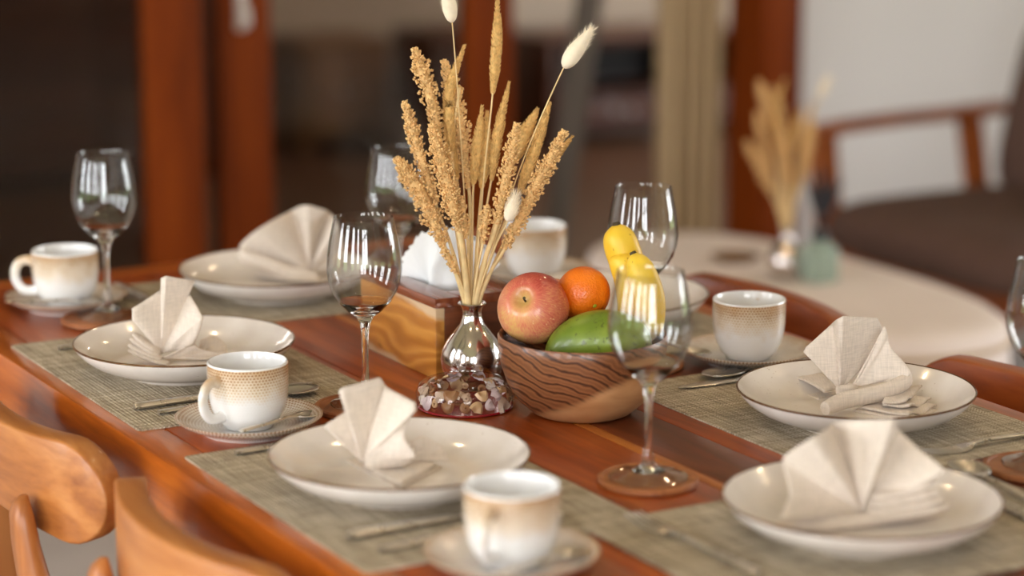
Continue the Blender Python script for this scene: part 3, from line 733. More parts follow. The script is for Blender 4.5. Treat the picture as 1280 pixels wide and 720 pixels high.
def stalk(kind, label, pts, w_, mouth, yo=0.0, stem_r=.0014):
    """pts run from the head's lower end to its tip; the stem joins the lower end to the vase mouth"""
    t = thing({'s': 'sorghum_stalk', 'f': 'foxtail_stalk', 'b': 'bunny_tail_stalk'}[kind], label, 'dried stalk', (VX, VY, TZ), -AZ, 'dried stalks in the silver vase beside the bowl')
    rnd = random.Random(hash(tuple(map(tuple, pts))) % 9999)
    H = [L3(p[0], p[1], yo) for p in pts]
    m0 = Vector((mouth, yo * .12, .097)); mb = Vector((-mouth * .6, -yo * .1, .03))
    mid = m0.lerp(H[0], .55) + Vector(((H[0].x - m0.x) * -.06, 0, .004))
    c = catmull([mb, m0, mid, H[0], H[0].lerp(H[-1], .6)], 6)
    MB().tube(c, [stem_r * 1.35 * (1.0 if i < 12 else .8) for i in range(len(c))], 7).build('stem', 'sorghum_stem', t, 70)
    h = catmull(H, 8) if len(H) > 2 else [H[0].lerp(H[1], k / 12) for k in range(13)]
    n = len(h); m = MB(); wr = w_ * SC / 2 * (1.15 if kind == 's' else 1.2); length = (H[-1] - H[0]).length
    if kind == 's':
        cnt = int(length * 4200 * w_ / 20)
        for k in range(cnt):
            u = rnd.random() ** .85; i = min(n - 2, int(u * (n - 1))); p = h[i].lerp(h[i + 1], u * (n - 1) - i); d, a_, b_ = frame(h, i)
            env = min(1, .45 + 2.2 * u) * min(1, .30 + 2.6 * (1 - u)); q = rnd.random() * 2 * PI
            lump = .78 + .22 * math.sin(u * length * 420 + 3 * math.sin(q)); rr = wr * 1.08 * env * lump * (.35 + .65 * rnd.random() ** .5)
            o_ = a_ * math.cos(q) + b_ * math.sin(q)
            seed(m, p + o_ * rr, (d * .8 + o_).normalized(), .0014 + rnd.random() * .0009, .0019 + .0012 * rnd.random())
        o = m.build('seed_head', 'sorghum_grain', t, 80); o['kind'] = 'stuff'
        MB().tube(h, [wr * .48 * min(1, .4 + 2.2 * i / n) * min(1, .2 + 2.5 * (1 - i / n)) for i in range(n)], 8).build('rachis', 'sorghum_grain', t, 80)
    elif kind == 'f':
        MB().tube(h, [max(.0006, wr * .82 * min(1, .35 + 3 * i / n) * min(1, .12 + 2.0 * (1 - i / (n - 1)))) for i in range(n)], 10).build('spike', 'foxtail', t, 80)
        for k in range(int(length * 5200)):
            u = rnd.random(); i = min(n - 2, int(u * (n - 1))); p = h[i].lerp(h[i + 1], u * (n - 1) - i); d, a_, b_ = frame(h, i); q = rnd.random() * 2 * PI
            env = min(1, .35 + 3 * u) * min(1, .12 + 2.0 * (1 - u)); o_ = a_ * math.cos(q) + b_ * math.sin(q)
            seed(m, p + o_ * wr * env * .85, (d + o_ * .5).normalized(), .0006, .0028)
        o = m.build('bristles', 'foxtail', t, 80); o['kind'] = 'stuff'
    else:
        MB().tube(h, [max(.0004, wr * math.sin(PI * min(.97, .05 + .9 * (i / (n - 1)) ** .7)) ** .8) for i in range(n)], 14).build('tuft', 'bunny_tail', t, 80)
        for k in range(420):
            u = rnd.random() ** .9; i = min(n - 2, int(u * (n - 1))); p = h[i].lerp(h[i + 1], u * (n - 1) - i); d, a_, b_ = frame(h, i); q = rnd.random() * 2 * PI
            o_ = a_ * math.cos(q) + b_ * math.sin(q); e = max(.0004, wr * math.sin(PI * min(.97, .05 + .9 * u ** .7)) ** .8)
            dd = (d * 1.1 + o_ * (.35 + .3 * rnd.random())).normalized(); s_ = p + o_ * e * .8
            side = dd.cross(Vector((0, 1, 0))).normalized() * .00022
            m.add([s_ - side, s_ + side, s_ + dd * (.006 + .006 * rnd.random())], [(0, 1, 2)])
        o = m.build('hairs', 'bunny_tail', t, False); o['kind'] = 'stuff'
    STALKS.append((kind, t)); return t
G_ = 'dried stalks in the silver vase beside the bowl'
stalk('s', 'broad tan sorghum head standing upright on the napkin-box side', [(571, 178), (556, 120), (541, 76)], 22, -.0055, .004, .002)
stalk('s', 'slim tan sorghum head leaning outward below the broad upright one', [(566, 262), (545, 195), (529, 138)], 18, -.007, -.004, .002)
stalk('s', 'drooping tan sorghum head leaning out furthest over the paper napkins', [(576, 310), (550, 250), (518, 204)], 26, -.0075, -.012, .0022)
stalk('s', 'thick tan sorghum head in front of the bunch with a broad pale stem', [(595, 292), (578, 225), (562, 163)], 26, -.004, -.020, .0032)
stalk('s', 'rough brown sorghum head standing behind the slanting smooth leaf', [(606, 245), (594, 160), (577, 92)], 22, -.0015, .018, .002)
stalk('s', 'knobbly upright sorghum head in the middle of the bunch', [(640, 285), (653, 225), (666, 162)], 20, .0035, -.018, .0028)
stalk('s', 'long coarse sorghum head leaning out over the fruit', [(650, 315), (688, 240), (724, 172)], 21, .0065, -.010, .002)
stalk('s', 'short sorghum sprig low in the middle of the bunch', [(624, 305), (629, 258)], 13, .001, -.022, .0012)
stalk('s', 'short sorghum sprig low beside the broad pale stem', [(604, 300), (596, 250)], 13, -.002, -.012, .0012)
stalk('s', 'tiny drooping sorghum sprig just above the paper napkins', [(592, 345), (572, 308)], 10, -.006, -.014, .001)
stalk('f', 'tall thin golden foxtail rising highest from the bunch', [(636, 130), (641, 70), (642, 12)], 12, .002, .008, .001)
stalk('f', 'smooth slanting straw-coloured leaf blade behind the sorghum', [(586, 200), (583, 130), (602, 73)], 13, -.003, .010, .0016)
stalk('f', 'narrow golden spike near the middle, short', [(612, 240), (618, 190), (623, 146)], 13, -.001, .012, .0012)
stalk('f', 'pointed golden spike leaning slightly, beside the tall foxtail', [(634, 235), (643, 175), (656, 118)], 12, .002, .014, .0012)
stalk('f', 'fluffy golden spike behind the knobbly sorghum head', [(662, 215), (676, 180), (691, 150)], 17, .004, .020, .0012)
stalk('f', 'slim golden spike behind the white tail stem', [(676, 232), (692, 185), (706, 143)], 13, .005, .016, .0012)
stalk('f', 'golden spike tip showing furthest over the wine glass', [(690, 245), (710, 212), (734, 184)], 11, .006, .022, .0012)
stalk('f', 'golden spike rising behind the thick sorghum head', [(592, 235), (583, 185), (577, 135)], 13, -.004, .016, .0012)
stalk('f', 'golden spike in the centre behind the tall foxtail stem', [(622, 245), (627, 200), (629, 153)], 14, .001, .018, .0012)
stalk('f', 'pale golden spike leaning between coarse sorghum and fluffy spike', [(668, 250), (685, 205), (700, 165)], 13, .005, .006, .0012)
stalk('b', 'white bunny-tail tuft on a long stem at the very top of the bunch', [(587, 46), (583, 22), (577, -4)], 15, -.002, .006, .0007)
stalk('b', 'white bunny-tail tuft leaning out over the fruit bowl', [(722, 98), (737, 77), (756, 52)], 17, .004, -.006, .0008)
stalk('b', 'small white bunny-tail tuft low among the stems', [(654, 278), (659, 263), (664, 246)], 13, .004, -.026, .0007)

# ------------------------------------------------------------------ napkin box with paper napkins
NX0, NX1, NY0, NY1, NH = 1.348, 1.468, 2.553, 2.755, .100
bxn = thing('napkin_box', 'wooden napkin box with figured sides and slotted lid', 'box', ((NX0 + NX1) / 2, (NY0 + NY1) / 2, TZ + .0002))
a, b = (NX1 - NX0) / 2, (NY1 - NY0) / 2
for sx in (-1, 1):
    xs = sorted((sx * a, sx * (a - .012)))
    MB().box(-.006, .006, -b, b, -(NH - .012) / 2, (NH - .012) / 2).build('side_panel', 'box_side_wood', bxn, 30, .001, loc=(sx * (a - .006), 0, (NH - .012) / 2))
    MB().box(-a + .012, a - .012, min(sx * b, sx * (b - .012)) + .0005 * (sx < 0), max(sx * b, sx * (b - .012)) - .0005 * (sx > 0), 0, NH - .012).build('end_panel', 'box_end_wood', bxn, 30, .001)
for sx in (-1, 1):
    xs = sorted((sx * (a + .001), sx * .028))
    MB().box(xs[0], xs[1], -b - .001, b + .001, NH - .012, NH).build('lid_board', 'box_lid_wood', bxn, 30, .0018)
    ys = sorted((sx * (b + .001), sx * .068))
    MB().box(-.028, .028, ys[0], ys[1], NH - .012, NH).build('lid_board', 'box_lid_wood', bxn, 30, .0012)
MB().box(-a + .012, a - .012, -b + .012, b - .012, 0, .006).build('base_panel', 'box_end_wood', bxn, False)
PX, PY = (NX0 + NX1) / 2 + .004, (NY0 + NY1) / 2 - .018
NPAP = 13
for k in range(NPAP):
    ang = lerp(R(70), R(-42), k / (NPAP - 1)); sz = .086 + .004 * random.random(); yy = lerp(.030, -.016, k / (NPAP - 1)); h2 = .050
    ca, sa = math.cos(ang), math.sin(ang)
    m = MB()
    for layer in (0, 1):   # two leaves of a folded sheet, joined along the lower edge
        o_ = .0007 * layer
        def fn(i, j, o_=o_, layer=layer):
            x = (i - .5) * h2 * (1 + .25 * j); z = -.030 + j * sz + .0025 * (.5 - abs(i - .5)) * (j > .9)
            return (x * ca - z * sa * (z > 0) - (0 if z > 0 else 0), yy + o_ + .0012 * layer * j + .0015 * math.sin(i * 9 + k), (z * ca + x * sa) if z > 0 else z)
        m.grid(fn, 6, 8)
    o = m.build('paper_napkin', 'paper', None, 60, loc=(PX, PY, TZ + NH + .002), rot=(0, 0, -AZ))
    tag(o, 'white folded paper napkin fanned out in the wooden box slot', 'paper napkin', 'paper napkins fanned in the wooden box')

# ------------------------------------------------------------------ shell dish
SHX, SHY = 1.322, 2.432
sd = thing('shell_dish', 'clear resin ring dish with shells embedded on a red base', 'dish', (SHX, SHY, TZ + .0002))
MB().lathe([(0, 0), (.0545, 0), (.0555, .0012), (.0545, .0028), (0, .0028)], 56).build('base_disc', 'red_resin', sd, 40)
MB().lathe([(.0545, .003), (.0572, .009), (.0572, .018), (.0535, .0265), (.0475, .030), (.0415, .0285), (.0365, .022), (.0345, .012), (.030, .007), (0, .006), (0, .003)], 56).build('resin_ring', 'resin', sd, 60)
def shell_mesh(ribs, dome, nm, k):
    m = MB(); n = 12; vs = [(0, -.5, .05)]; fs = []
    for i in range(n + 1):
        an = R(lerp(-80, 80, i / n)); rb = .06 * (i % 2) * ribs
        for j, (r, z) in enumerate([(.35, dome * .8), (.7, dome), (1.0, dome * .35)]):
            vs.append((r * math.sin(an) * .62, -.5 + r * math.cos(an), z + rb * r))
    for i in range(n):
        a_ = 1 + i * 3; b_ = a_ + 3
        fs += [(0, b_, a_), (a_, b_, b_ + 1, a_ + 1), (a_ + 1, b_ + 1, b_ + 2, a_ + 2)]
    m.add(vs, fs); me = m.mesh(nm, 50); me.materials.append(MATS['shell_tone_%d' % k]); return me
shm = [shell_mesh(.8, .34, 'shell', k) for k in range(5)]
def snail_mesh(k):
    rings = []
    for i in range(26):
        t_ = i / 25; an = t_ * 4.2 * PI; r = .42 * (1 - t_) + .02; rr = .30 * (1 - t_) + .02
        c = Vector((r * math.cos(an), r * math.sin(an), .75 * t_ - .2))
        e = Vector((math.cos(an), math.sin(an), 0))
        rings.append([c + (e * math.cos(q) + Vector((0, 0, 1)) * math.sin(q)) * rr for q in [2 * PI * m / 8 for m in range(8)]])
    me = MB().loft(rings).mesh('shell', 60); me.materials.append(MATS['shell_tone_%d' % k]); return me
snm = [snail_mesh(k) for k in (1, 2, 3)]
rs = random.Random(5)
for ring, cnt, rad, zz, sc in ((0, 20, .0492, .0105, .0148), (1, 18, .0462, .0195, .0125), (2, 14, .0405, .0222, .0105)):
    for k in range(cnt):
        an = 2 * PI * (k + rs.random() * .6) / cnt + ring * .3
        sn = rs.random() < .28
        o = put('shell', rs.choice(snm) if sn else rs.choice(shm), None, sd)
        s_ = sc * (.75 + .55 * rs.random()) * (.62 if sn else 1); o.scale = (s_, s_, s_)
        o.location = (rad * math.cos(an), rad * math.sin(an), zz + rs.uniform(-.002, .002))
        nrm = Vector((math.cos(an), math.sin(an), .25 if ring == 0 else (.9 if ring == 1 else 2.0)))
        o.rotation_mode = 'QUATERNION'; o.rotation_quaternion = nrm.to_track_quat('Z', 'Y') @ Quaternion((0, 0, 1), rs.random() * 6.28)

# ------------------------------------------------------------------ folded linen napkins
class Napkin:
    """panels are given in a viewer-aligned frame whose origin is the fold point; units are steps of s metres"""
    def __init__(n, label, loc, apex, s, sin_e):
        n.t = thing('linen_napkin', label, 'napkin', (loc[0], loc[1], TZ + .0225), -AZ, 'beige linen napkins folded on the plates'); n.ap = apex; n.s = s; n.se = sin_e; n.amp = 1.7
    def U(n, p):
        y = p[2] * n.amp if len(p) > 2 else 0
        return Vector(((p[0] - n.ap[0]) * n.s, y, ((n.ap[1] - p[1]) * n.s - y * n.se) / .968))
    def sheet(n, name, corners, z, thick=.0026, curl=0.0, sag=0.0):
        """a folded layer lying on the plate: front-left, front-right, back-right, back-left"""
        a_, b_, c_, d_ = [n.Gd((p[0], p[1], z)) for p in corners]
        def fn(i, j):
            v = a_.lerp(b_, i).lerp(d_.lerp(c_, i), j)
            v.z += curl * math.sin(j * 2.5 * PI + .6) * i ** 3 + .0005 * math.sin(i * 7 + j * 4) - sag * math.sin(PI * i)
            v.z = max(v.z, -.0088)
            return v
        o = MB().grid(fn, 14, 14).build(name, 'linen', n.t, 50)
        sm = o.modifiers.new('thickness', 'SOLIDIFY'); sm.thickness = thick; sm.offset = 1
        return o
    def Gd(n, p):      # point lying on the plate, about z below the fold point
        z = p[2] if len(p) > 2 else -.0075
        return Vector(((p[0] - n.ap[0]) * n.s, -(((p[1] - n.ap[1]) * n.s) + z * .968) / n.se, z))
    def panel(n, name, apex, rim, soft=False, ground=False, bulge=0.0, nr=10, thick=.0022, flo=True):
        n.amp = 1.7 if name == 'fan' else 1.0; f = n.Gd if ground else n.U
        A = f(apex) if len(apex) > 2 or ground else n.U(apex); K = [f(p) for p in rim]
        if soft: rimp = catmull(K, 6)
        else:
            rimp = []
            for p, q in zip(K[:-1], K[1:]):
                rimp += [p.lerp(q, k / 4) for k in range(4)]
            rimp.append(K[-1])
        m = MB(); N = len(rimp) - 1
        def fn(i, j):
            p = rimp[round(i * N)]; r = .004 + .996 * j
            v = A.lerp(p, r) + Vector((0, -bulge * math.sin(PI * r), 0))
            v.y += .0008 * math.sin(i * 17 + r * 9)
            if flo and v.z < -.0085: v.z = -.0085
            return v
        m.grid(fn, N, nr)
        o = m.build(name, 'linen', n.t, 28)
        sm = o.modifiers.new('thickness', 'SOLIDIFY'); sm.thickness = thick; sm.offset = 0
        if soft: sb = o.modifiers.new('smooth', 'SUBSURF'); sb.levels = 1; sb.render_levels = 1
        return o
    def roll(n, name, path, rv, rh, ground=False, ends=.55):
        n.amp = 1.0; f = n.Gd if ground else n.U
        c = catmull([f(p) for p in path], 8); k = len(c)
        rad = [rh * (ends + (1 - ends) * min(1, 6 * min(i, k - 1 - i) / k)) for i in range(k)]
        for p, r in zip(c, rad):
            p.z = max(p.z, -.0088 + r * rv / rh)
        return MB().tube(c, rad, 16, rv / rh).build(name, 'linen', n.t, 50)
def shift(px): return px
# dark-rimmed plate
N1 = Napkin('beige linen napkin folded as a narrow leaf on the dark-rimmed plate', (1.079, 2.759), (275, 570), .0001827, .228)
N1.panel('fan', (275, 570, 0), [(95, 350, -.006), (98, 275, -.006), (285, 140, .012), (288, 75, .0), (320, 60, -.001), (487, 88, .016), (445, 165, .015), (520, 255, -.004), (574, 335, -.014), (545, 430, -.010), (496, 515, -.006)])
N1.panel('flare', (290, 600, -.012), [(500, 495, -.008), (550, 545, -.002), (690, 572, .006), (600, 612, -.010)], True)
N1.panel('back_loop', (505, 560, .012), [(520, 480, .02), (600, 452, .030), (680, 505, .032), (705, 572, .02)], True)
for k, (p, q) in enumerate([((95, 440), (268, 560)), ((78, 470), (272, 580)), ((66, 512), (290, 606)), ((68, 545), (335, 640))]):
    N1.roll('pleat', [(p[0], p[1], -.002 * k), ((p[0] + q[0]) / 2, (p[1] + q[1]) / 2 + 4, -.004 - .003 * k), (q[0], q[1], -.008 - .005 * k)], .0030, .009)
N1.sheet('base_layer', [(240, 605), (330, 652), (600, 640), (690, 575)], -.0085)
# brown-rimmed plate
N2 = Napkin('beige linen napkin folded as a leaf on the plate by the shell dish', (1.083, 2.216), (325, 530), .0001837, .276)
N2.panel('fan', (325, 530, 0), [(118, 332, .0), (130, 312, .002), (238, 240, .012), (205, 132, -.006), (222, 115, -.006), (420, 52, .014), (447, 92, .016), (460, 108, .008), (628, 196, -.012), (636, 240, -.014)])
N2.panel('gather', (335, 515, -.010), [(634, 232, -.015), (590, 310, -.010), (568, 390, -.016), (632, 490, -.022), (585, 512, -.022)], True)
N2.roll('band', [(345, 545, .0), (470, 522, .004), (600, 508, .006)], .0085, .0075, True, ends=.5)
N2.panel('back_loop', (560, 520, .01), [(592, 410, .018), (670, 384, .026), (770, 440, .028), (815, 522, .016)], True)
N2.sheet('base_layer', [(75, 452), (535, 668), (560, 640), (330, 470)], -.0085)
N2.sheet('base_layer', [(330, 560), (560, 665), (770, 555), (600, 500)], -.0078)
N2.sheet('base_layer', [(330, 548), (560, 650), (735, 540), (600, 500)], -.0045, curl=.001)
# table-end plate: broad open fan
N3 = Napkin('beige linen napkin opened as a wide fan on the table-end plate', (1.426, 1.823), (600, 550), .0001769, .304)
N3.panel('fan', (600, 550, 0), [(110, 585, -.040), (150, 520, -.028), (186, 430, -.014), (158, 268, .0), (205, 212, -.004), (300, 145, -.014), (400, 85, .002), (452, 55, .024), (520, 42, .014), (620, 40, .004), (735, 44, -.014), (785, 66, .014), (830, 105, .018), (920, 205, .006), (1020, 312, -.010), (985, 372, -.004)], True)
N3.sheet('base_layer', [(105, 625), (230, 660), (1065, 575), (640, 480)], -.0085)
N3.roll('base_fold', [(120, 625), (330, 640), (600, 622), (900, 585), (1060, 560)], .0045, .010, True)
N3.roll('pleat', [(200, 605, -.022), (420, 590, -.020), (640, 580, -.018), (900, 540, -.018), (1050, 515, -.016)], .0038, .011)
N3.roll('pleat', [(625, 545, -.012), (820, 515, -.014), (1020, 475, -.014)], .0036, .011)
N3.roll('pleat', [(625, 505, -.009), (800, 478, -.010), (1000, 435, -.010)], .0036, .010)
N3.roll('pleat', [(640, 465, -.006), (800, 438, -.006), (990, 390, -.006)], .0034, .009)
# gold-rimmed plate: fan held by a rolled band
N4 = Napkin('beige linen napkin with a rolled band on the gold-rimmed plate', (1.690, 2.208), (430, 520), .0001914, .252)
N4.panel('fan', (430, 520, 0), [(212, 292, .006), (225, 262, .006), (392, 118, .012), (405, 92, -.006), (430, 80, -.006), (655, 88, .014), (690, 135, .018), (715, 250, .016)])
N4.panel('flap', (492, 502, -.012), [(690, 130, .004), (708, 190, .000), (726, 262, -.004), (832, 400, -.018), (820, 450, -.018)], True)
N4.roll('band', [(285, 628, .001), (420, 580, .004), (640, 535, .008), (790, 478, .013), (822, 435, .017)], .0098, .0085, True, ends=.8)
N4.roll('gather', [(392, 524, .004), (440, 520, .005), (520, 506, .007)], .006, .006, True)
N4.sheet('back_flap', [(158, 508), (295, 570), (420, 545), (190, 466)], -.0085, .0045)
N4.sheet('back_flap', [(168, 455), (330, 540), (425, 515), (268, 374)], -.001, .0030, sag=-.004)
for z_, cn in ((-.0085, [(470, 640), (770, 685), (962, 645), (700, 560)]), (-.0045, [(520, 618), (762, 668), (964, 612), (700, 545)]), (-.0002, [(640, 600), (782, 618), (945, 572), (700, 530)]), (.0040, [(630, 592), (772, 586), (922, 497), (720, 505)])):
    N4.sheet('pleat', cn, z_, .0026, curl=.0030)
# far plate: half fan
N5 = Napkin('beige linen napkin folded as a half fan on the plate by the glazed doors', (1.440, 3.106), (540, 500), .0002033, .194)
N5.panel('fan', (540, 500, 0), [(130, 360, .004), (66, 345, .0), (72, 305, -.002), (180, 220, -.010), (320, 130, .002), (415, 72, .024), (480, 50, .004), (545, 46, -.010), (615, 66, .010), (655, 84, .024), (720, 130, -.002), (755, 200, -.008), (775, 320, .016), (765, 450, .0)], True)
N5.roll('band', [(72, 350, -.006), (110, 395, -.010), (260, 445, -.014), (430, 520, -.020), (600, 575, -.022)], .0100, .0095)
N5.roll('base_fold', [(170, 520), (380, 545), (620, 560)], .0045, .018, True)

# ------------------------------------------------------------------ cutlery
def bar(m, keys, n=24, thick=.0011, lift=None):
    """flat bar along +Y; keys: (y, half width, z)"""
    rings = []
    y0, y1 = keys[0][0], keys[-1][0]
    for i in range(n + 1):
        y = lerp(y0, y1, i / n); w_ = interp([(k[0], k[1]) for k in keys], y); z = interp([(k[0], k[2]) for k in keys], y)
        t_ = thick if len(keys[0]) < 4 else interp([(k[0], k[3]) for k in keys], y)
        rings.append([(w_ * math.cos(q), y, z + t_ * math.sin(q)) for q in [2 * PI * k / 10 for k in range(10)]])
    return m.loft(rings)
def knife_p(t):
    bar(MB(), [(0, .0044, .0044, .0032), (.003, .0066, .0046, .0042), (.06, .0060, .0044, .0040), (.112, .0046, .0040, .0032), (.125, .0034, .0030, .0018)]).build('handle', 'steel', t)
    bar(MB(), [(.122, .0030, .0026, .0014), (.132, .0085, .0024, .0010), (.180, .0098, .0022, .0008), (.215, .0075, .0022, .0006), (.228, .0012, .0022, .0004)], 30).build('blade', 'steel', t)
def fork_p(t):
    bar(MB(), [(0, .0050, .0032), (.006, .0062, .0034), (.07, .0044, .0044), (.115, .0026, .0060), (.135, .0030, .0050), (.146, .0100, .0028), (.156, .0115, .0020)], 34, .0022).build('handle', 'steel', t)
    for k in range(4):
        x = -.0096 + .0064 * k
        rings = []
        for i in range(9):
            y = .154 + .05 * i / 8; w_ = .0018 * (1 - .55 * i / 8); z = .0020 - .0006 * math.sin(PI * i / 8) + .004 * (i / 8) ** 2
            rings.append([(x * (1 - .06 * i / 8) + w_ * math.cos(q), y, z + .0009 * math.sin(q)) for q in [2 * PI * m / 6 for m in range(6)]])
        MB().loft(rings).build('tine', 'steel', t)
def spoon_p(t, L=.20, W=.020):
    k = L / .20
    bar(MB(), [(0, .0050 * k, .0032), (.006 * k, .0062 * k, .0034), (.07 * k, .0044 * k, .0046), (.12 * k, .0024 * k, .0065), (.140 * k, .0030 * k, .0050), (.150 * k, .006 * k, .0044)], 30, .0020).build('handle', 'steel', t)
    def bowl_(i, j):
        an = i * 2 * PI; y = .172 * k + .030 * k * j * math.sin(an); x = W * k * .98 * j * math.cos(an) * (1 + .12 * math.sin(an))
        return (x, y, .0012 + .0055 * k * j ** 2)
    o = MB().grid(bowl_, 28, 6).build('bowl', 'steel', t, 70, weld=True); sm = o.modifiers.new('thickness', 'SOLIDIFY'); sm.thickness = .0012
def cutlery(kind, label, x, y, heading, z=MT, group='steel cutlery laid on the place mats'):
    """x, y: end of the handle; heading: direction of the tip, degrees from +Y clockwise"""
    t = thing({'knife': 'table_knife', 'fork': 'table_fork', 'spoon': 'table_spoon'}[kind], label, kind, (x, y, z), R(-heading), group)
    {'knife': knife_p, 'fork': fork_p, 'spoon': spoon_p}[kind](t); return t
cutlery('knife', 'steel knife running under the dotted saucer past the dark-rimmed plate', .980, 2.596, 88)
cutlery('spoon', 'steel spoon half hidden behind the dotted saucer', .997, 2.565, 89)
cutlery('fork', 'steel fork beyond the dark-rimmed plate, mostly hidden', 1.003, 2.916, 91)
cutlery('fork', 'steel fork handle showing beside the brown-rimmed plate', 1.007, 2.369, 90)
cutlery('knife', 'steel knife lying between the brown-rimmed plate and the corner cup', .984, 2.048, 89)
cutlery('spoon', 'steel spoon beside the corner cup and saucer', .994, 1.998, 88)
cutlery('fork', 'steel fork by the table-end plate on the overlapping place mat', 1.262, 1.762, -2, MT + .002)
cutlery('knife', 'steel knife beside the table-end plate near the coaster', 1.585, 1.735, 6, MT + .002)
cutlery('spoon', 'steel spoon beside the table-end plate near the coaster', 1.618, 1.750, 8, MT + .002)
cutlery('fork', 'steel fork lying on the mat beside the gold-rimmed plate', 1.850, 2.004, -91)
cutlery('knife', 'steel knife tip showing between gold-rimmed plate and speckled cup', 1.802, 2.364, -89)
cutlery('spoon', 'steel spoon between the gold-rimmed plate and speckled cup', 1.826, 2.392, -91)
cutlery('knife', 'steel knife beside the half-fan napkin plate', 1.200, 3.232, 176)
cutlery('spoon', 'steel spoon beside the half-fan napkin plate', 1.178, 3.222, 174)
def teaspoon(label, bx_, by_, heading, z):
    """bx_, by_: centre of the spoon bowl; heading: direction the handle points, degrees from +Y clockwise"""
    L = .13; hx, hy = math.sin(R(heading)), math.cos(R(heading))
    t = thing('teaspoon', label, 'spoon', (bx_ + hx * .112, by_ + hy * .112, z), R(-(heading + 180)), 'teaspoons resting on the saucers'); spoon_p(t, L, .021)
    t.rotation_euler = (R(-4), 0, R(-(heading + 180)))
teaspoon('small teaspoon lying on the dotted saucer in front of its cup', 1.124, 2.436, 245, TZ + .019)
teaspoon('small teaspoon on the corner saucer', 1.128, 1.868, 250, MT + .019)
teaspoon('small teaspoon on the tan saucer behind the gold-rimmed plate', 1.668, 2.470, 330, TZ + .019)
teaspoon('small teaspoon with its handle hanging off the saucer', 1.115, 3.105, 283, TZ + .019)

# ------------------------------------------------------------------ lounge corner in the distance
ct = thing('coffee_table', 'long low cream ottoman table with rounded ends', 'coffee table', (2.915, 4.0, 0))
def stadium(rx, ry, z, e=2.6, n=56):
    return [(rx * math.copysign(abs(math.cos(q)) ** (2 / e), math.cos(q)), ry * math.copysign(abs(math.sin(q)) ** (2 / e), math.sin(q)), z) for q in [2 * PI * k / n for k in range(n)]]
MB().loft([stadium(.255, .555, .06), stadium(.268, .568, .08), stadium(.268, .568, .40), stadium(.262, .562, .425), stadium(.245, .545, .437), stadium(.2, .5, .44)]).build('cushion', 'cream_upholstery', ct, 50)
MB().loft([stadium(.22, .52, .0), stadium(.22, .52, .06)]).build('plinth', 'cabinet_wood', ct, 50)
MB().loft([stadium(.270, .570, .395), stadium(.273, .573, .40), stadium(.270, .570, .405)]).build('piping', 'curtain_cloth', ct, 50)
V2 = (2.925, 4.01, .44)
v2 = make_vase('silver vase of dried stalks on the cream ottoman', V2)
lab2 = {'s': 'dried sorghum stalk in the vase on the cream ottoman', 'f': 'dried golden spike in the vase on the cream ottoman', 'b': 'white bunny-tail stalk in the vase on the cream ottoman'}
for k, (idx, ro) in enumerate([(0, 10), (1, 20), (2, -15), (3, 35), (5, -20), (6, 70), (11, 20), (12, 0), (13, -30), (15, 60), (17, 40), (21, -62), (4, 10)]):
    kd, src = STALKS[idx]; dup(src, V2, -AZ + R(ro), lab2[kd], 'dried stalks in the vase on the ottoman')
bt = thing('diffuser_bottle', 'green glass diffuser bottle with dark sprigs on the cream ottoman', 'bottle', (2.958, 3.944, .4402))
MB().loft([[(sx * w_, sy * w_, z) for sx, sy in ((-1, -1), (1, -1), (1, 1), (-1, 1))] for z, w_ in ((0, .026), (.003, .028), (.068, .028), (.074, .023), (.078, .014), (.086, .014))]).build('body', 'pale_green_glaze', bt, 30, .003)
MB().lathe([(0, .086), (.016, .086), (.017, .09), (.017, .104), (.015, .107), (0, .107)], 24).build('cap', 'black_plastic', bt)
for k in range(9):
    an = k * 2.4; sp = .02 + .012 * (k % 3)
    c = catmull([(0, 0, .1), (sp * .4 * math.cos(an), sp * .4 * math.sin(an), .15), (sp * math.cos(an), sp * math.sin(an), .20 + .012 * (k % 4))], 5)
    MB().tube(c, [.0016 + .006 * math.sin(PI * i / (len(c) - 1)) * (i > 4) for i in range(len(c))], 7, .5).build('sprig', 'dark_sprig', bt)
ds = thing('tan_dish', 'small flat tan dish on the cream ottoman', 'dish', (2.93, 4.20, .4402))
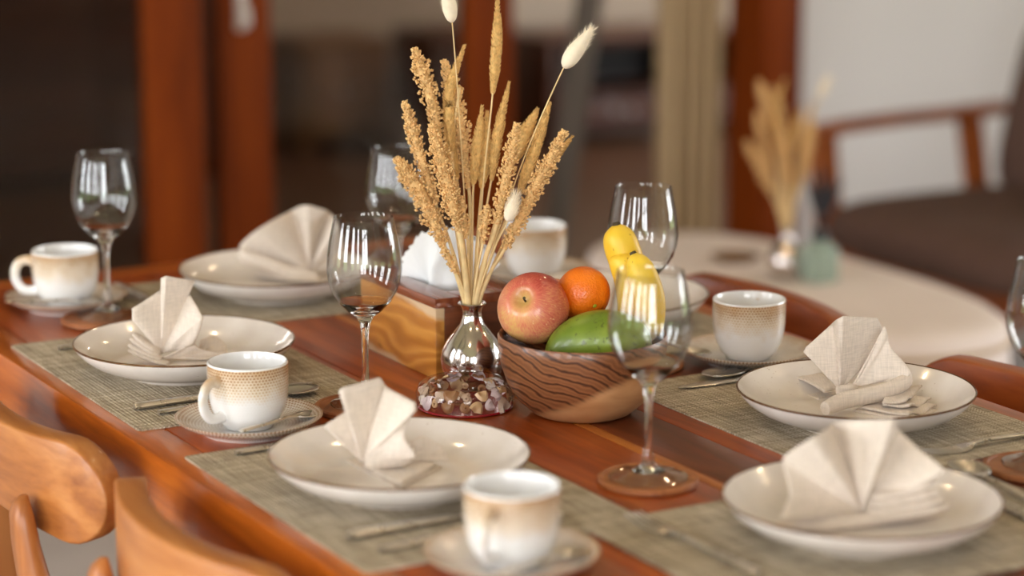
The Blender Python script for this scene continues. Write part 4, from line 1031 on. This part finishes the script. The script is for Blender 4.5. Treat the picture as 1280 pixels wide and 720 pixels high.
MB().lathe([(0, 0), (.035, 0), (.048, .008), (.050, .012), (.047, .012), (.034, .004), (0, .004)], 32).build('bowl', 'tan_wood', ds)

ac = thing('armchair', 'wooden-armed lounge chair with brown cushions against the white wall', 'armchair', (3.86, 4.405, 0), R(90))
# local frame: sitter faces +Y (world -X), arms at +-x
for sx in (-1, 1):
    rr = [[(sx * .42 + i * .032, y, z + j * .014) for i, j in ((-1, -1), (1, -1), (1, 1), (-1, 1))] for y, z in ((.28, .575), (.18, .588), (0, .594), (-.2, .596), (-.34, .600))]
    MB().loft(rr).build('armrest', 'armchair_wood', ac, 30, .004)
    MB().loft([[(sx * .42 + i * .022, y + j * w_, z) for i, j in ((-1, -1), (1, -1), (1, 1), (-1, 1))] for z, y, w_ in ((0, .20, .018), (.3, .212, .028), (.565, .245, .032))]).build('front_leg', 'armchair_wood', ac, 30, .003)
    MB().loft([[(sx * .42 + i * .022, y + j * w_, z) for i, j in ((-1, -1), (1, -1), (1, 1), (-1, 1))] for z, y, w_ in ((0, -.36, .018), (.28, -.27, .026), (.585, -.215, .026))]).build('rear_leg', 'armchair_wood', ac, 30, .003)
    MB().box(sx * .42 - .018, sx * .42 + .018, -.27, .22, .24, .30).build('side_rail', 'armchair_wood', ac, 30, .003)
MB().box(-.40, .40, .20, .235, .24, .30).build('front_rail', 'armchair_wood', ac, 30, .003)
def cushion(sx, sy, sz, e=5):
    m = MB(); n = 40; rings = []
    for i in range(1, 24):
        t_ = PI * i / 24; r = math.sin(t_) ** (2 / e); z = -math.copysign(abs(math.cos(t_)) ** (2 / 2.6), math.cos(t_)) * sz
        rings.append([(p[0], p[1], z) for p in stadium(sx * r, sy * r, 0, e, n)])
    return m.loft(rings)
cushion(.395, .34, .075).build('seat_cushion', 'brown_upholstery', ac, 60, loc=(0, -.02, .36))
cushion(.395, .27, .08).build('back_cushion', 'brown_upholstery', ac, 60, loc=(0, -.35, .62), rot=(R(90 + 14), 0, 0))
MB().box(-.33, .33, -.44, -.41, .30, .80).build('back_frame', 'armchair_wood', ac, 30, .004)
